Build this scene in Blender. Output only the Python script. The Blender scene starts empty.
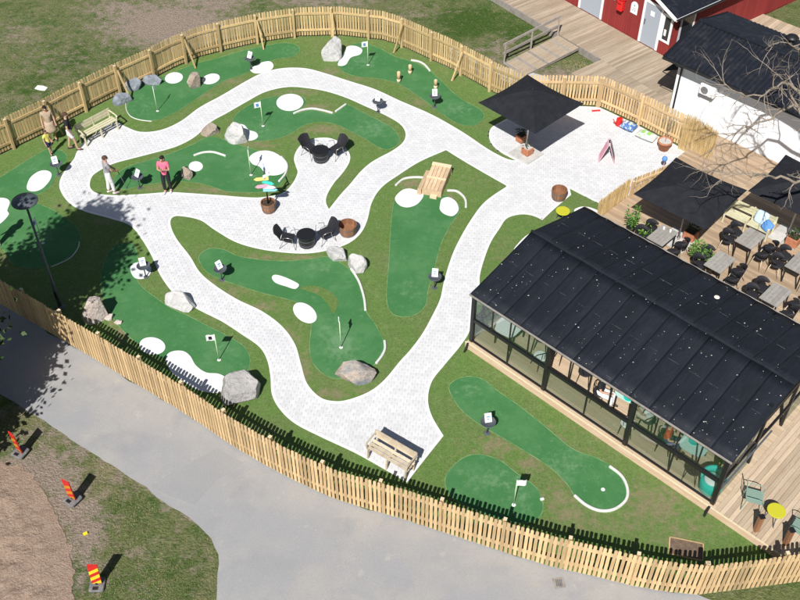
import bpy, bmesh, math, random
import numpy as np
from mathutils import Vector, Matrix, noise
R = math.radians
random.seed(7)
sc = bpy.context.scene
col = sc.collection

# ---------------------------------------------------------------- camera, sky, sun, exposure
CAM_H, PITCH, FPX = 24.0, R(44.72), 998.0
cd = bpy.data.cameras.new('camera'); cam = bpy.data.objects.new('camera', cd); col.objects.link(cam)
cam.location = (0, 0, CAM_H); cam.rotation_euler = (math.pi/2 - PITCH, 0, 0)
cd.sensor_width = 36; cd.lens = FPX/800*36; cd.clip_end = 2000; cd.clip_start = .1
sc.camera = cam
SUN_EL, SUN_AZ = R(47), R(73 + 180)           # direction towards the sun
sdir = Vector((math.cos(SUN_EL)*math.cos(SUN_AZ), math.cos(SUN_EL)*math.sin(SUN_AZ), math.sin(SUN_EL)))
w = bpy.data.worlds.new('World'); sc.world = w; w.use_nodes = True
nt = w.node_tree; bg = nt.nodes['Background']; sky = nt.nodes.new('ShaderNodeTexSky')
sky.sky_type = 'NISHITA'; sky.sun_disc = False
sky.sun_elevation = SUN_EL; sky.sun_rotation = math.atan2(sdir.x, sdir.y)
nt.links.new(sky.outputs[0], bg.inputs[0]); bg.inputs[1].default_value = .05
sl = bpy.data.lights.new('sun', 'SUN'); sl.energy = 5.0; sl.angle = R(.5); sl.color = (1, .97, .93)
so = bpy.data.objects.new('sun', sl); col.objects.link(so); so.rotation_euler = sdir.to_track_quat('Z', 'Y').to_euler()
sc.view_settings.view_transform = 'Standard'; sc.view_settings.look = 'None'
sc.view_settings.exposure = 0.34; sc.view_settings.gamma = 1

# ---------------------------------------------------------------- photo point -> point in the place
CP, SP = math.cos(PITCH), math.sin(PITCH)
def ray(px, py):
    a, b = px - 400, 300 - py
    return Vector((a, FPX*CP + b*SP, -FPX*SP + b*CP))
def G(px, py, z=0.0):
    d = ray(px, py); t = (CAM_H - z)/-d.z
    return Vector((d.x*t, d.y*t, z))
def hit(px, py, p0, n):
    d = ray(px, py); o = Vector((0, 0, CAM_H)); t = (p0 - o).dot(n)/d.dot(n)
    return o + d*t
def PXY(x, y):                                # ground point(s) -> photo coordinates
    zz = y*CP + CAM_H*SP
    return 400 + FPX*x/zz, 300 - FPX*(y*SP - CAM_H*CP)/zz

# ---------------------------------------------------------------- materials
def nd(t, typ, **kw):
    n = t.nodes.new(typ)
    for k, v in kw.items(): setattr(n, k, v)
    return n
def rgb(c): return (*c, 1)
def mix(t, fac, a, b, blend='MIX'):
    m = nd(t, 'ShaderNodeMix', data_type='RGBA', blend_type=blend)
    for i, s in ((0, fac), (6, a), (7, b)):
        if hasattr(s, 'is_output'): t.links.new(s, m.inputs[i])
        elif isinstance(s, (int, float)): m.inputs[i].default_value = s
        else: m.inputs[i].default_value = rgb(s)
    return m.outputs[2]
def noi(t, vec, scale, detail=5, rough=.6, lo=.4, hi=.6):
    n = nd(t, 'ShaderNodeTexNoise'); n.inputs['Scale'].default_value = scale
    n.inputs['Detail'].default_value = detail; n.inputs['Roughness'].default_value = rough
    t.links.new(vec, n.inputs['Vector'])
    m = nd(t, 'ShaderNodeMapRange'); m.inputs[1].default_value = lo; m.inputs[2].default_value = hi
    t.links.new(n.outputs[0], m.inputs[0]); return m.outputs[0]
def rng_mul(t, c, sock, lo, hi):
    m = nd(t, 'ShaderNodeMapRange'); m.inputs[3].default_value = lo; m.inputs[4].default_value = hi
    t.links.new(sock, m.inputs[0])
    h = nd(t, 'ShaderNodeHueSaturation'); t.links.new(m.outputs[0], h.inputs['Value'])
    if hasattr(c, 'is_output'): t.links.new(c, h.inputs['Color'])
    else: h.inputs['Color'].default_value = rgb(c)
    return h.outputs[0]
A_U = R(-43.99)
MATS = {}
def pm(name, c, rough=.75, vary=(), world=False, bump=0, bscale=40, metal=0, spec=.3, island=0, orand=0, attrs=(), stretch=None, bdist=.02, grain=None):
    """vary: (colour, scale, lo, hi); attrs: (attribute, colour, breakup scale)"""
    if name in MATS: return MATS[name]
    m = bpy.data.materials.new(name); m.use_nodes = True; t = m.node_tree
    p = t.nodes['Principled BSDF']
    p.inputs['Roughness'].default_value = rough; p.inputs['Metallic'].default_value = metal
    p.inputs['Specular IOR Level'].default_value = spec
    vec = nd(t, 'ShaderNodeNewGeometry').outputs['Position'] if world else nd(t, 'ShaderNodeTexCoord').outputs['Object']
    if stretch:
        mp = nd(t, 'ShaderNodeMapping'); mp.inputs['Scale'].default_value = stretch[:3]
        if len(stretch) == 4: mp.vector_type = 'TEXTURE'; mp.inputs['Scale'].default_value = [1/q for q in stretch[:3]]; mp.inputs['Rotation'].default_value = (0, 0, stretch[3])
        t.links.new(vec, mp.inputs[0]); vec = mp.outputs[0]
    o = c
    for vc, s, lo, hi in vary: o = mix(t, noi(t, vec, s, 6, .65, lo, hi), o, vc)
    for a, ac, s in attrs:
        at = nd(t, 'ShaderNodeAttribute', attribute_name=a)
        n = noi(t, vec, s, 6, .7, .3, .7)
        ad = nd(t, 'ShaderNodeMath', operation='MULTIPLY_ADD'); t.links.new(n, ad.inputs[0]); ad.inputs[1].default_value = .9; ad.inputs[2].default_value = -.45
        ad2 = nd(t, 'ShaderNodeMath', operation='ADD', use_clamp=True); t.links.new(at.outputs['Fac'], ad2.inputs[0]); t.links.new(ad.outputs[0], ad2.inputs[1])
        ad3 = nd(t, 'ShaderNodeMapRange', interpolation_type='SMOOTHSTEP'); t.links.new(ad2.outputs[0], ad3.inputs[0]); ad3.inputs[1].default_value = .12; ad3.inputs[2].default_value = .8
        o = mix(t, ad3.outputs[0], o, ac)
    if grain: o = rng_mul(t, o, noi(t, vec, grain[0], 4, .7, .25, .75), 1 - grain[1], 1 + grain[1])
    if island: o = rng_mul(t, o, nd(t, 'ShaderNodeNewGeometry').outputs['Random Per Island'], 1 - island, 1 + island)
    if orand: o = rng_mul(t, o, nd(t, 'ShaderNodeObjectInfo').outputs['Random'], 1 - orand, 1 + orand)
    if hasattr(o, 'is_output'): t.links.new(o, p.inputs['Base Color'])
    else: p.inputs['Base Color'].default_value = rgb(o)
    if bump:
        b = nd(t, 'ShaderNodeBump'); b.inputs['Strength'].default_value = bump; b.inputs['Distance'].default_value = bdist
        t.links.new(noi(t, vec, bscale, 5, .7, .2, .8), b.inputs['Height']); t.links.new(b.outputs[0], p.inputs['Normal'])
    MATS[name] = m; return m
def glass_mat():
    m = bpy.data.materials.new('window glass'); m.use_nodes = True; t = m.node_tree
    t.nodes.remove(t.nodes['Principled BSDF']); out = t.nodes['Material Output']
    g = nd(t, 'ShaderNodeBsdfGlossy'); g.inputs['Roughness'].default_value = .03; g.inputs['Color'].default_value = (.9, .95, .95, 1)
    tr = nd(t, 'ShaderNodeBsdfTransparent'); tr.inputs['Color'].default_value = (.84, .88, .87, 1)
    mx = nd(t, 'ShaderNodeMixShader'); mx.inputs[0].default_value = .1; t.links.new(tr.outputs[0], mx.inputs[1]); t.links.new(g.outputs[0], mx.inputs[2])
    t.links.new(mx.outputs[0], out.inputs['Surface']); return m
M = {}
M['glass'] = glass_mat()
M['ground'] = pm('meadow grass', (.175, .205, .078), .95, [((.29, .265, .145), .5, .52, .68), ((.105, .170, .048), .8, .50, .62), ((.085, .108, .034), 3.2, .54, .72), ((.31, .27, .165), 7, .54, .74), ((.08, .10, .034), 22, .55, .72)], world=True, bump=1, bscale=14, bdist=.09, spec=.1, attrs=[('lush', (.07, .13, .026), 1.4), ('dirt', (.37, .295, .235), 2.6)], grain=(9, .3))
M['dirt'] = pm('sandy soil', (.36, .265, .20), .95, [((.29, .21, .155), 2.5, .42, .7), ((.43, .33, .26), 12, .5, .75), ((.24, .18, .13), 5, .6, .8)], world=True, bump=.9, bscale=16, spec=.1, bdist=.05)
M['asphalt'] = pm('weathered asphalt', (.305, .307, .312), .9, [((.36, .345, .325), .3, .42, .62), ((.275, .278, .285), .8, .52, .72), ((.42, .40, .37), 2.2, .60, .78), ((.22, .22, .225), 5, .68, .8), ((.23, .23, .23), 55, .5, .78)], world=True, bump=.35, bscale=90, spec=.2, grain=(70, .12))
M['turf'] = pm('long artificial turf', (.130, .220, .056), .9, [((.160, .205, .075), .6, .46, .72), ((.185, .260, .090), 3.2, .5, .75), ((.080, .140, .034), 18, .5, .7)], world=True, bump=.8, bscale=45, spec=.15, bdist=.03, attrs=[('dry', (.235, .215, .115), 4.5)], grain=(13, .22))
M['green'] = pm('short putting turf', (.048, .165, .052), .85, [((.072, .195, .070), .6, .42, .62), ((.044, .160, .052), 3, .5, .75), ((.105, .235, .100), 2.0, .56, .85)], world=True, bump=.35, bscale=120, spec=.2, attrs=[('worn', (.12, .24, .115), 5.0)], grain=(24, .12))
M['rim'] = pm('cut turf edge', (.20, .30, .13), .8, [((.10, .2, .07), 4, .4, .6)], world=True)
M['white_turf'] = pm('white turf', (.76, .76, .76), .9, [((.70, .70, .70), 2, .4, .7), ((.60, .59, .56), 9, .64, .85)], world=True, bump=.3, bscale=90)
M['kerb'] = pm('white plastic edging', (.60, .60, .57), .6, [((.48, .47, .43), 9, .5, .75)])
M['paver'] = pm('pale concrete paver', (.60, .602, .608), .85, [((.565, .567, .573), 1.0, .4, .7), ((.49, .488, .48), 5, .6, .85), ((.47, .468, .46), 14, .62, .85)], world=True, island=.06, bump=.25, bscale=120, spec=.25)
M['joint'] = pm('paver joint sand', (.45, .45, .445), .95, world=True)
M['edge_stone'] = pm('pale edging stone', (.72, .72, .71), .85, [((.66, .66, .65), 6, .45, .7)], world=True)
M['fence'] = pm('new pine boards', (.50, .345, .175), .75, [((.60, .44, .25), 2.2, .4, .65), ((.38, .25, .115), 9, .54, .8), ((.42, .36, .26), 1.1, .56, .75)], stretch=(6, 6, .8), orand=.25, bump=.25, bscale=30)
M['fence_old'] = pm('weathered pine boards', (.44, .315, .145), .8, [((.54, .41, .22), 2.2, .4, .65), ((.30, .2, .085), 9, .54, .8), ((.36, .30, .2), 1.1, .56, .75)], stretch=(6, 6, .8), orand=.24, bump=.25, bscale=30)
M['cut'] = pm('cut timber end', (.66, .56, .38), .8, [((.5, .4, .24), 20, .45, .7)])
M['deck'] = pm('worn deck boards', (.36, .255, .165), .8, [((.43, .33, .23), .5, .4, .65), ((.30, .2, .12), 3, .55, .8)], world=True, stretch=(1.5, 14, 4, A_U), island=.18, bump=.3, bscale=10)
M['deck_v'] = pm('worn deck boards across', (.43, .33, .23), .8, [((.50, .40, .29), .5, .4, .65), ((.30, .2, .12), 3, .55, .8)], world=True, stretch=(14, 1.5, 4, A_U), island=.18, bump=.3, bscale=10)
M['greydeck'] = pm('silvered boardwalk', (.33, .26, .185), .85, [((.40, .33, .25), .6, .4, .65), ((.24, .18, .13), 3, .55, .8)], world=True, stretch=(12, 1.2, 4, R(-53)), island=.2, bump=.3, bscale=10)
M['beam_grey'] = pm('grey old timber', (.30, .27, .24), .85, [((.2, .18, .16), 5, .45, .7)], orand=.1)
M['black_metal'] = pm('black painted steel', (.012, .012, .013), .45, spec=.5)
M['dark_metal'] = pm('dark grey steel', (.10, .115, .13), .45, [((.07, .08, .09), 12, .4, .7)], spec=.5)
M['bare_metal'] = pm('bare tubular steel', (.55, .54, .52), .35, metal=.9)
M['roof'] = pm('black roofing sheet', (.009, .0115, .0175), .65, [((.014, .017, .025), 1.6, .42, .7), ((.008, .010, .015), 7, .5, .8)], world=True, bump=.3, bscale=6, spec=.22, orand=.14, stretch=(2.2, .5, 1, A_U), grain=(5, .22))
M['roof_rib'] = pm('black ribbed metal', (.009, .0105, .016), .5, [((.03, .03, .035), 3, .5, .75)], world=True, spec=.5)
M['petal'] = pm('fallen petal', (.50, .49, .45), .8)
M['canvas'] = pm('charcoal parasol canvas', (.014, .0155, .020), .95, [((.021, .023, .028), 4, .4, .7)], bump=.5, bscale=3.5, spec=.2, bdist=.05)
M['white_paint'] = pm('white painted render', (.80, .82, .85), .7, [((.74, .76, .79), 1.8, .45, .7), ((.68, .68, .67), .5, .6, .85)], bump=.15, bscale=50)
M['white_plastic'] = pm('white plastic', (.8, .8, .79), .45)
M['red_paint'] = pm('falu red boards', (.26, .032, .030), .8, [((.20, .026, .024), 4, .45, .7)], orand=.1, stretch=(4, 4, .6))
M['grey_door'] = pm('grey blue door paint', (.34, .38, .43), .5)
M['dark_glass'] = pm('dark window pane', (.02, .026, .03), .08, spec=.7)
M['concrete'] = pm('pale concrete slab', (.52, .51, .48), .9, [((.42, .41, .39), 6, .4, .7)], bump=.3, bscale=50, orand=.08)
M['terracotta'] = pm('terracotta', (.40, .15, .075), .8, [((.48, .22, .13), 7, .45, .7)])
M['brown_wood'] = pm('brown barrel staves', (.22, .10, .05), .7, [((.30, .16, .085), 6, .4, .7)], orand=.2, stretch=(5, 5, 1))
M['soil'] = pm('potting soil', (.05, .035, .024), 1, [((.15, .11, .07), 14, .5, .7)], bump=.8, bscale=40)
M['leaf'] = pm('fresh green leaf', (.06, .16, .02), .6, [((.12, .26, .04), 5, .4, .65)], island=.35)
M['dark_leaf'] = pm('deep green leaf', (.03, .065, .015), .65, [((.05, .09, .02), 3, .4, .65)], island=.3)
M['bark'] = pm('pale grey bark', (.30, .25, .20), .9, [((.2, .165, .13), 6, .4, .7), ((.4, .35, .28), 14, .55, .8)], bump=.6, bscale=20)
M['reed'] = pm('dry reed', (.50, .355, .16), .85, [((.62, .47, .25), 2, .4, .7), ((.34, .22, .09), 5, .55, .8)], island=.3)
M['bench'] = pm('cream painted slats', (.56, .53, .36), .65, [((.46, .43, .28), 5, .45, .7)], orand=.06)
M['bench_white'] = pm('bleached bench timber', (.50, .43, .32), .75, [((.36, .28, .19), 4, .45, .7)], orand=.2)
M['table_top'] = pm('grey weathered table boards', (.27, .26, .235), .8, [((.34, .32, .29), 3, .4, .7), ((.19, .18, .165), 8, .5, .75)], orand=.12)
M['black_weave'] = pm('black woven plastic', (.016, .016, .02), .6, [((.03, .03, .036), 40, .4, .7)], bump=.4, bscale=90)
M['green_metal'] = pm('sage green metal', (.20, .30, .25), .5)
M['yellow'] = pm('yellow green enamel', (.48, .46, .03), .45)
M['turquoise'] = pm('turquoise weave', (.02, .55, .48), .6, bump=.4, bscale=80)
M['mint'] = pm('mint cloth', (.42, .62, .56), .8)
M['pole'] = pm('pale green flag pole', (.55, .66, .45), .45)
M['flag_white'] = pm('white flag cloth', (.8, .8, .8), .8)
M['flag_blue'] = pm('blue flag print', (.10, .25, .55), .7)
M['sky_blue'] = pm('light blue paint', (.22, .55, .75), .6)
M['pink'] = pm('pink paint', (.72, .32, .42), .6)
M['pale_pink'] = pm('pale pink paint', (.80, .52, .56), .6)
M['yel_orange'] = pm('warm yellow paint', (.78, .55, .18), .6)
M['teal'] = pm('teal paint', (.05, .50, .42), .6)
M['red'] = pm('signal red', (.62, .02, .02), .5)
M['grey_plastic'] = pm('grey recycled plastic', (.14, .14, .145), .8, [((.27, .26, .25), 9, .5, .75)])
M['asphalt_patch'] = pm('patched asphalt', (.292, .294, .298), .9, [((.31, .31, .31), .8, .42, .65), ((.34, .33, .31), 3, .58, .8), ((.2, .2, .2), 55, .5, .78)], world=True, bump=.35, bscale=90, spec=.2)
M['litter'] = pm('pale litter', (.75, .72, .6), .8)

# ---------------------------------------------------------------- mesh builder and object helpers
class MB:
    def __init__(s): s.v = []; s.f = []
    def add(s, vs, fs):
        o = len(s.v); s.v += [tuple(x) for x in vs]; s.f += [tuple(i + o for i in f) for f in fs]; return s
    def frame(s, c, ax, ay, az):                   # box from centre and three half axes
        c, ax, ay, az = Vector(c), Vector(ax), Vector(ay), Vector(az)
        vs = [c + ax*i + ay*j + az*k for k in (-1, 1) for j in (-1, 1) for i in (-1, 1)]
        return s.add(vs, [(0, 2, 3, 1), (4, 5, 7, 6), (0, 1, 5, 4), (2, 6, 7, 3), (0, 4, 6, 2), (1, 3, 7, 5)])
    def box(s, c, d, rz=0):
        a, b = math.cos(rz), math.sin(rz)
        return s.frame(c, (a*d[0]/2, b*d[0]/2, 0), (-b*d[1]/2, a*d[1]/2, 0), (0, 0, d[2]/2))
    def bar(s, a, b, w, h=None, up=(0, 0, 1)):
        a, b = Vector(a), Vector(b); d = (b - a); h = h or w
        n = d.normalized(); x = n.cross(Vector(up))
        if x.length < 1e-4: x = n.cross(Vector((1, 0, 0)))
        x.normalize(); y = x.cross(n)
        return s.frame((a + b)/2, d/2, x*w/2, y*h/2)
    def tube(s, pts, r, n=6, cap=True):
        pts = [Vector(p) for p in pts]; rs = r if isinstance(r, (list, tuple)) else [r]*len(pts)
        o = len(s.v); ref = None
        for i, p in enumerate(pts):
            t = (pts[min(i + 1, len(pts) - 1)] - pts[max(i - 1, 0)]).normalized()
            if ref is None:
                ref = t.cross(Vector((0, 0, 1)))
                if ref.length < .05: ref = t.cross(Vector((1, 0, 0)))
            x = (ref - t*ref.dot(t)); x.normalize(); ref = x; y = t.cross(x)
            for k in range(n):
                a = 2*math.pi*k/n; s.v.append(tuple(p + (x*math.cos(a) + y*math.sin(a))*rs[i]))
        for i in range(len(pts) - 1):
            for k in range(n):
                k2 = (k + 1) % n; s.f.append((o + i*n + k, o + i*n + k2, o + i*n + n + k2, o + i*n + n + k))
        if cap: s.f.append(tuple(o + k for k in range(n))[::-1]); s.f.append(tuple(o + (len(pts) - 1)*n + k for k in range(n)))
        return s
    def lathe(s, prof, n=16, c=(0, 0, 0), cap=True):
        o = len(s.v); c = Vector(c)
        for r, z in prof:
            for k in range(n):
                a = 2*math.pi*k/n; s.v.append((c.x + r*math.cos(a), c.y + r*math.sin(a), c.z + z))
        for i in range(len(prof) - 1):
            for k in range(n):
                k2 = (k + 1) % n; s.f.append((o + i*n + k, o + i*n + k2, o + i*n + n + k2, o + i*n + n + k))
        if cap: s.f.append(tuple(o + k for k in range(n))[::-1]); s.f.append(tuple(o + (len(prof) - 1)*n + k for k in range(n)))
        return s
    def prism(s, poly, z0, z1):
        n = len(poly); vs = [(p[0], p[1], z0) for p in poly] + [(p[0], p[1], z1) for p in poly]
        return s.add(vs, [tuple(range(n))[::-1], tuple(range(n, 2*n))] + [(i, (i + 1) % n, n + (i + 1) % n, n + i) for i in range(n)])
    def mesh(s, name, mat, smooth=False):
        me = bpy.data.meshes.new(name); me.from_pydata(s.v, [], s.f); me.update()
        if mat: me.materials.append(mat if not isinstance(mat, str) else M[mat])
        if smooth: me.polygons.foreach_set('use_smooth', [True]*len(me.polygons))
        return me
    def build(s, name, mat, parent=None, smooth=False, off=None):
        if off is not None: s.v = [(x - off[0], y - off[1], z - off[2]) for x, y, z in s.v]
        return link(name, s.mesh(name, mat, smooth), parent, off if parent is None else None)
def link(name, me, parent=None, loc=None, rot=None):
    o = bpy.data.objects.new(name, me); col.objects.link(o); o.parent = parent
    if loc is not None: o.location = loc
    if rot is not None: o.rotation_euler = rot
    return o
def tag(o, label=None, cat=None, group=None, kind=None):
    for k, v in (('label', label), ('category', cat), ('group', group), ('kind', kind)):
        if v: o[k] = v
    return o
def thing(name, label, cat, loc=(0, 0, 0), rz=0, group=None):
    return tag(link(name, None, None, loc, (0, 0, rz)), label, cat, group)
def kids(o): return [c for c in col.objects if c.parent == o]
CH = {}
def clone(o, parent=None, loc=None, rz=None, label=None):
    c = o.copy(); col.objects.link(c); c.parent = parent
    for ch in list(o.children): clone(ch, c)
    if loc is not None: c.location = loc
    if rz is not None: c.rotation_euler = (0, 0, rz)
    if label: c['label'] = label
    return c
def bevel(o, wd=.01, seg=1):
    m = o.modifiers.new('bevel', 'BEVEL'); m.width = wd; m.segments = seg; m.limit_method = 'ANGLE'; return o

def spline(pts, n=6, closed=True):
    """Catmull-Rom; a repeated point makes a corner"""
    P = [Vector(p) for p in pts]; out = []; L = len(P)
    for i in range(L if closed else L - 1):
        g = (lambda k: P[k % L]) if closed else (lambda k: P[max(0, min(L - 1, k))])
        p0, p1, p2, p3 = g(i - 1), g(i), g(i + 1), g(i + 2)
        if (p2 - p1).length < 1e-6: out.append(p1); continue
        for k in range(n):
            t = k/n
            out.append(.5*((2*p1) + (p2 - p0)*t + (2*p0 - 5*p1 + 4*p2 - p3)*t*t + (3*p1 - p0 - 3*p2 + p3)*t**3))
    if not closed: out.append(P[-1])
    res = [out[0]]
    for p in out[1:]:
        if (p - res[-1]).length > .01: res.append(p)
    return res
def wpoly(px, z=0, n=6, closed=True, smooth=True):
    w_ = [G(x, y, 0) for x, y in px]
    w_ = spline(w_, n, closed) if smooth else w_
    if closed:
        a = sum(p.x*q.y - q.x*p.y for p, q in zip(w_, w_[1:] + w_[:1]))
        if a < 0: w_ = w_[::-1]
    return [Vector((p.x, p.y, z)) for p in w_]
def inside(poly, X, Y):
    X = np.asarray(X); Y = np.asarray(Y); r = np.zeros(X.shape, bool); n = len(poly)
    for i in range(n):
        x1, y1 = poly[i][0], poly[i][1]; x2, y2 = poly[(i + 1) % n][0], poly[(i + 1) % n][1]
        if y1 == y2: continue
        c = ((y1 > Y) != (y2 > Y)) & (X < (x2 - x1)*(Y - y1)/(y2 - y1) + x1); r ^= c
    return r
def clip_cell(poly, rect):
    """part of polygon inside the convex counter-clockwise cell"""
    out = [(p[0], p[1]) for p in poly]
    for i in range(len(rect)):
        a, b = rect[i], rect[(i + 1) % len(rect)]; nx, ny = -(b[1] - a[1]), b[0] - a[0]
        src, out = out, []
        if not src: return []
        dl = [(p[0] - a[0])*nx + (p[1] - a[1])*ny for p in src]
        for k in range(len(src)):
            p, q, dp, dq = src[k], src[k - 1], dl[k], dl[k - 1]
            if (dp >= 0) != (dq >= 0):
                t = dq/(dq - dp); out.append((q[0] + (p[0] - q[0])*t, q[1] + (p[1] - q[1])*t))
            if dp >= 0: out.append(p)
    res = []
    for p in out:
        if not res or abs(p[0] - res[-1][0]) + abs(p[1] - res[-1][1]) > 1e-4: res.append(p)
    return res if len(res) > 2 else []
def cells(poly, cw, ch, rot=0, bond=0, skip=()):
    """rows of cells laid over the polygon, cut at its outline -> list of polygons"""
    c, s = math.cos(-rot), math.sin(-rot)
    lp = [(p[0]*c - p[1]*s, p[0]*s + p[1]*c) for p in poly]
    x0, x1 = min(p[0] for p in lp), max(p[0] for p in lp); y0, y1 = min(p[1] for p in lp), max(p[1] for p in lp)
    ls = [[(p[0]*c - p[1]*s, p[0]*s + p[1]*c) for p in q] for q in skip]
    nx, ny = int((x1 - x0)/cw) + 3, int((y1 - y0)/ch) + 2
    J, I = np.meshgrid(np.arange(ny), np.arange(nx), indexing='ij')
    X = x0 - cw + I*cw + (J % 2)*bond*cw; Y = y0 + J*ch
    ins = [inside(lp, X + a*cw, Y + b*ch) for a in (0, 1) for b in (0, 1)]
    alls = ins[0] & ins[1] & ins[2] & ins[3]; anys = ins[0] | ins[1] | ins[2] | ins[3]
    drop = np.zeros(alls.shape, bool)
    for q in ls:
        k = [inside(q, X + a*cw, Y + b*ch) for a in (0, 1) for b in (0, 1)]; drop |= k[0] & k[1] & k[2] & k[3]
    edge = anys & ~alls
    c2, s2 = math.cos(rot), math.sin(rot); res = []
    L = np.array(lp)
    for j in range(ny):
        for i in range(nx):
            if drop[j, i] or not anys[j, i]: continue
            x, y = X[j, i], Y[j, i]; r = [(x, y), (x + cw, y), (x + cw, y + ch), (x, y + ch)]
            if edge[j, i]:
                r = clip_cell(lp, r)
                if not r: continue
            res.append([(p[0]*c2 - p[1]*s2, p[0]*s2 + p[1]*c2) for p in r])
    return res
def blob_attr(me, name, blobs, base=0):
    """soft patches on the ground: (photo x, photo y, rx, ry, strength)"""
    n = len(me.vertices); co = np.empty(n*3); me.vertices.foreach_get('co', co); co = co.reshape(-1, 3)
    X, Y = PXY(co[:, 0], co[:, 1]); a = np.full(n, float(base))
    for bx, by, rx, ry, st in blobs: a = np.maximum(a, st*np.exp(-(((X - bx)/rx)**2 + ((Y - by)/ry)**2)))
    at = me.attributes.new(name, 'FLOAT', 'POINT'); at.data.foreach_set('value', a.astype(np.float32))
def sheet(name, poly, z, mat, cell=None, parent=None, skirt=.03, blobs=(), attr=None):
    m = MB()
    if cell:
        for q in cells(poly, cell, cell): m.add([(x, y, z) for x, y in q], [tuple(range(len(q)))])
    else: m.add([(p[0], p[1], z) for p in poly], [tuple(range(len(poly)))])
    n = len(poly)
    if skirt:
        o = len(m.v); m.v += [(p[0], p[1], z) for p in poly] + [(p[0], p[1], z - skirt) for p in poly]
        m.f += [(o + n + i, o + n + (i + 1) % n, o + (i + 1) % n, o + i) for i in range(n)]
    me = m.mesh(name, mat)
    if attr: blob_attr(me, attr, blobs)
    return link(name, me, parent)
def strip(m, pts, z, wd, h, closed=False, inner=False):
    """flat kerb of width wd and height h along a line"""
    n = len(pts); L = []; Rr = []
    for i in range(n):
        a = pts[i - 1] if (closed or i) else pts[0]; b = pts[(i + 1) % n] if (closed or i < n - 1) else pts[-1]
        t = Vector((b[0] - a[0], b[1] - a[1])); t.normalize(); nn = Vector((-t.y, t.x)); p = Vector((pts[i][0], pts[i][1]))
        if inner: L.append(p + nn*wd); Rr.append(p)
        else: L.append(p + nn*wd/2); Rr.append(p - nn*wd/2)
    o = len(m.v)
    for l, r in zip(L, Rr): m.v += [(l.x, l.y, z + h), (r.x, r.y, z + h), (r.x, r.y, z), (l.x, l.y, z)]
    for i in range(n if closed else n - 1):
        a, b = o + 4*i, o + 4*((i + 1) % n); m.f += [(a, a + 1, b + 1, b), (a + 1, a + 2, b + 2, b + 1), (a + 3, a, b, b + 3)]
    if not closed: m.f += [(o, o + 3, o + 2, o + 1), (o + 4*n - 4, o + 4*n - 3, o + 4*n - 2, o + 4*n - 1)]
    return m
# ================================================================ THE SETTING
def struct(o): o['kind'] = 'structure'; return o
# meadow: fine grid near the course, far skirt around it
gx = np.concatenate([[-400, -120], np.arange(-36, 36.1, .5), [120, 400]]); gy = np.concatenate([[-120, -20], np.arange(4, 64.1, .5), [130, 500]])
m = MB(); nxg, nyg = len(gx), len(gy)
for y in gy:
    for x in gx:
        near = -36 < x < 36 and 45 < y < 64
        m.v.append((x, y, (noise.noise((x*.35, y*.35, 0))*.05 if near else 0) - .012))
for j in range(nyg - 1):
    for i in range(nxg - 1): m.f.append((j*nxg + i, j*nxg + i + 1, j*nxg + nxg + i + 1, j*nxg + nxg + i))
me = m.mesh('ground', 'ground')
DIRT = [(170, 25, 75, 26, 1.0), (120, 8, 45, 10, .7), (215, 0, 40, 16, .75), (320, 2, 70, 7, .6), (15, 35, 30, 18, .42), (70, 105, 80, 12, .4), (60, 60, 60, 30, .28), (415, 12, 40, 8, .35), (560, 75, 40, 10, .65), (600, 78, 30, 8, .45), (500, 48, 30, 12, .45), (480, 66, 60, 8, .6), (385, 20, 30, 10, .4),
    (40, 470, 48, 24, .95), (62, 500, 30, 30, .95), (85, 530, 24, 45, .95), (30, 435, 30, 12, .5), (80, 570, 16, 40, .6), (150, 492, 25, 8, .55), (60, 433, 30, 7, .6), (135, 555, 18, 12, .5), (200, 560, 14, 40, .32), (130, 590, 20, 12, .45),
    *[(x, y, 14, 5, .75) for x, y in ((22, 407), (50, 425), (70, 439), (87, 450), (112, 465), (130, 476), (145, 487), (158, 497), (170, 506), (190, 517), (203, 528), (214, 545), (219, 560))]]
blob_attr(me, 'dirt', DIRT)
blob_attr(me, 'lush', [(70, 60, 26, 20, .7), (30, 85, 30, 14, .6), (125, 50, 16, 10, .6), (470, 22, 45, 18, 1), (440, 35, 26, 10, .5), (515, 32, 30, 14, .8), (125, 500, 16, 26, .6), (115, 590, 30, 16, .8), (185, 565, 18, 24, .7), (190, 590, 20, 12, .6), (20, 5, 25, 8, .4), (60, 458, 10, 9, .8), (625, 88, 14, 7, .8), (80, 580, 8, 24, .8)])
struct(link('ground', me))
# sandy heap in the lower left corner
poly0 = wpoly([(-60, 440), (0, 463), (25, 470), (45, 492), (60, 520), (70, 545), (74, 575), (76, 620), (60, 700), (-120, 700), (-120, 520)])
poly = [p + Vector((.22*noise.noise((p.x*1.1, p.y*1.1, 2)) + .12*noise.noise((p.x*4, p.y*4, 2)), .22*noise.noise((p.x*1.1, p.y*1.1, 7)) + .12*noise.noise((p.x*4, p.y*4, 7)), 0)) for a, b in zip(poly0, poly0[1:] + poly0[:1]) for p in (a, a.lerp(b, .33), a.lerp(b, .66))]
m = MB()
for q in cells(poly, .11, .11): m.add([(x, y, 0) for x, y in q], [tuple(range(len(q)))])
pc = [Vector((p.x, p.y)) for p in poly]
vs = []
for x, y, z in m.v:
    d = min((Vector((x, y)) - p).length for p in pc[::2]); k = min(1, d/.8)
    vs.append((x, y, .0 + k*(.07 + .05*noise.noise((x*1.3, y*1.3, 3)) + .05*noise.noise((x*3.6, y*3.0, 9)) + .03*noise.noise((x*9, y*8, 1)))))
m.v = vs
struct(link('soil_heap', m.mesh('soil_heap', 'dirt')))

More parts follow.
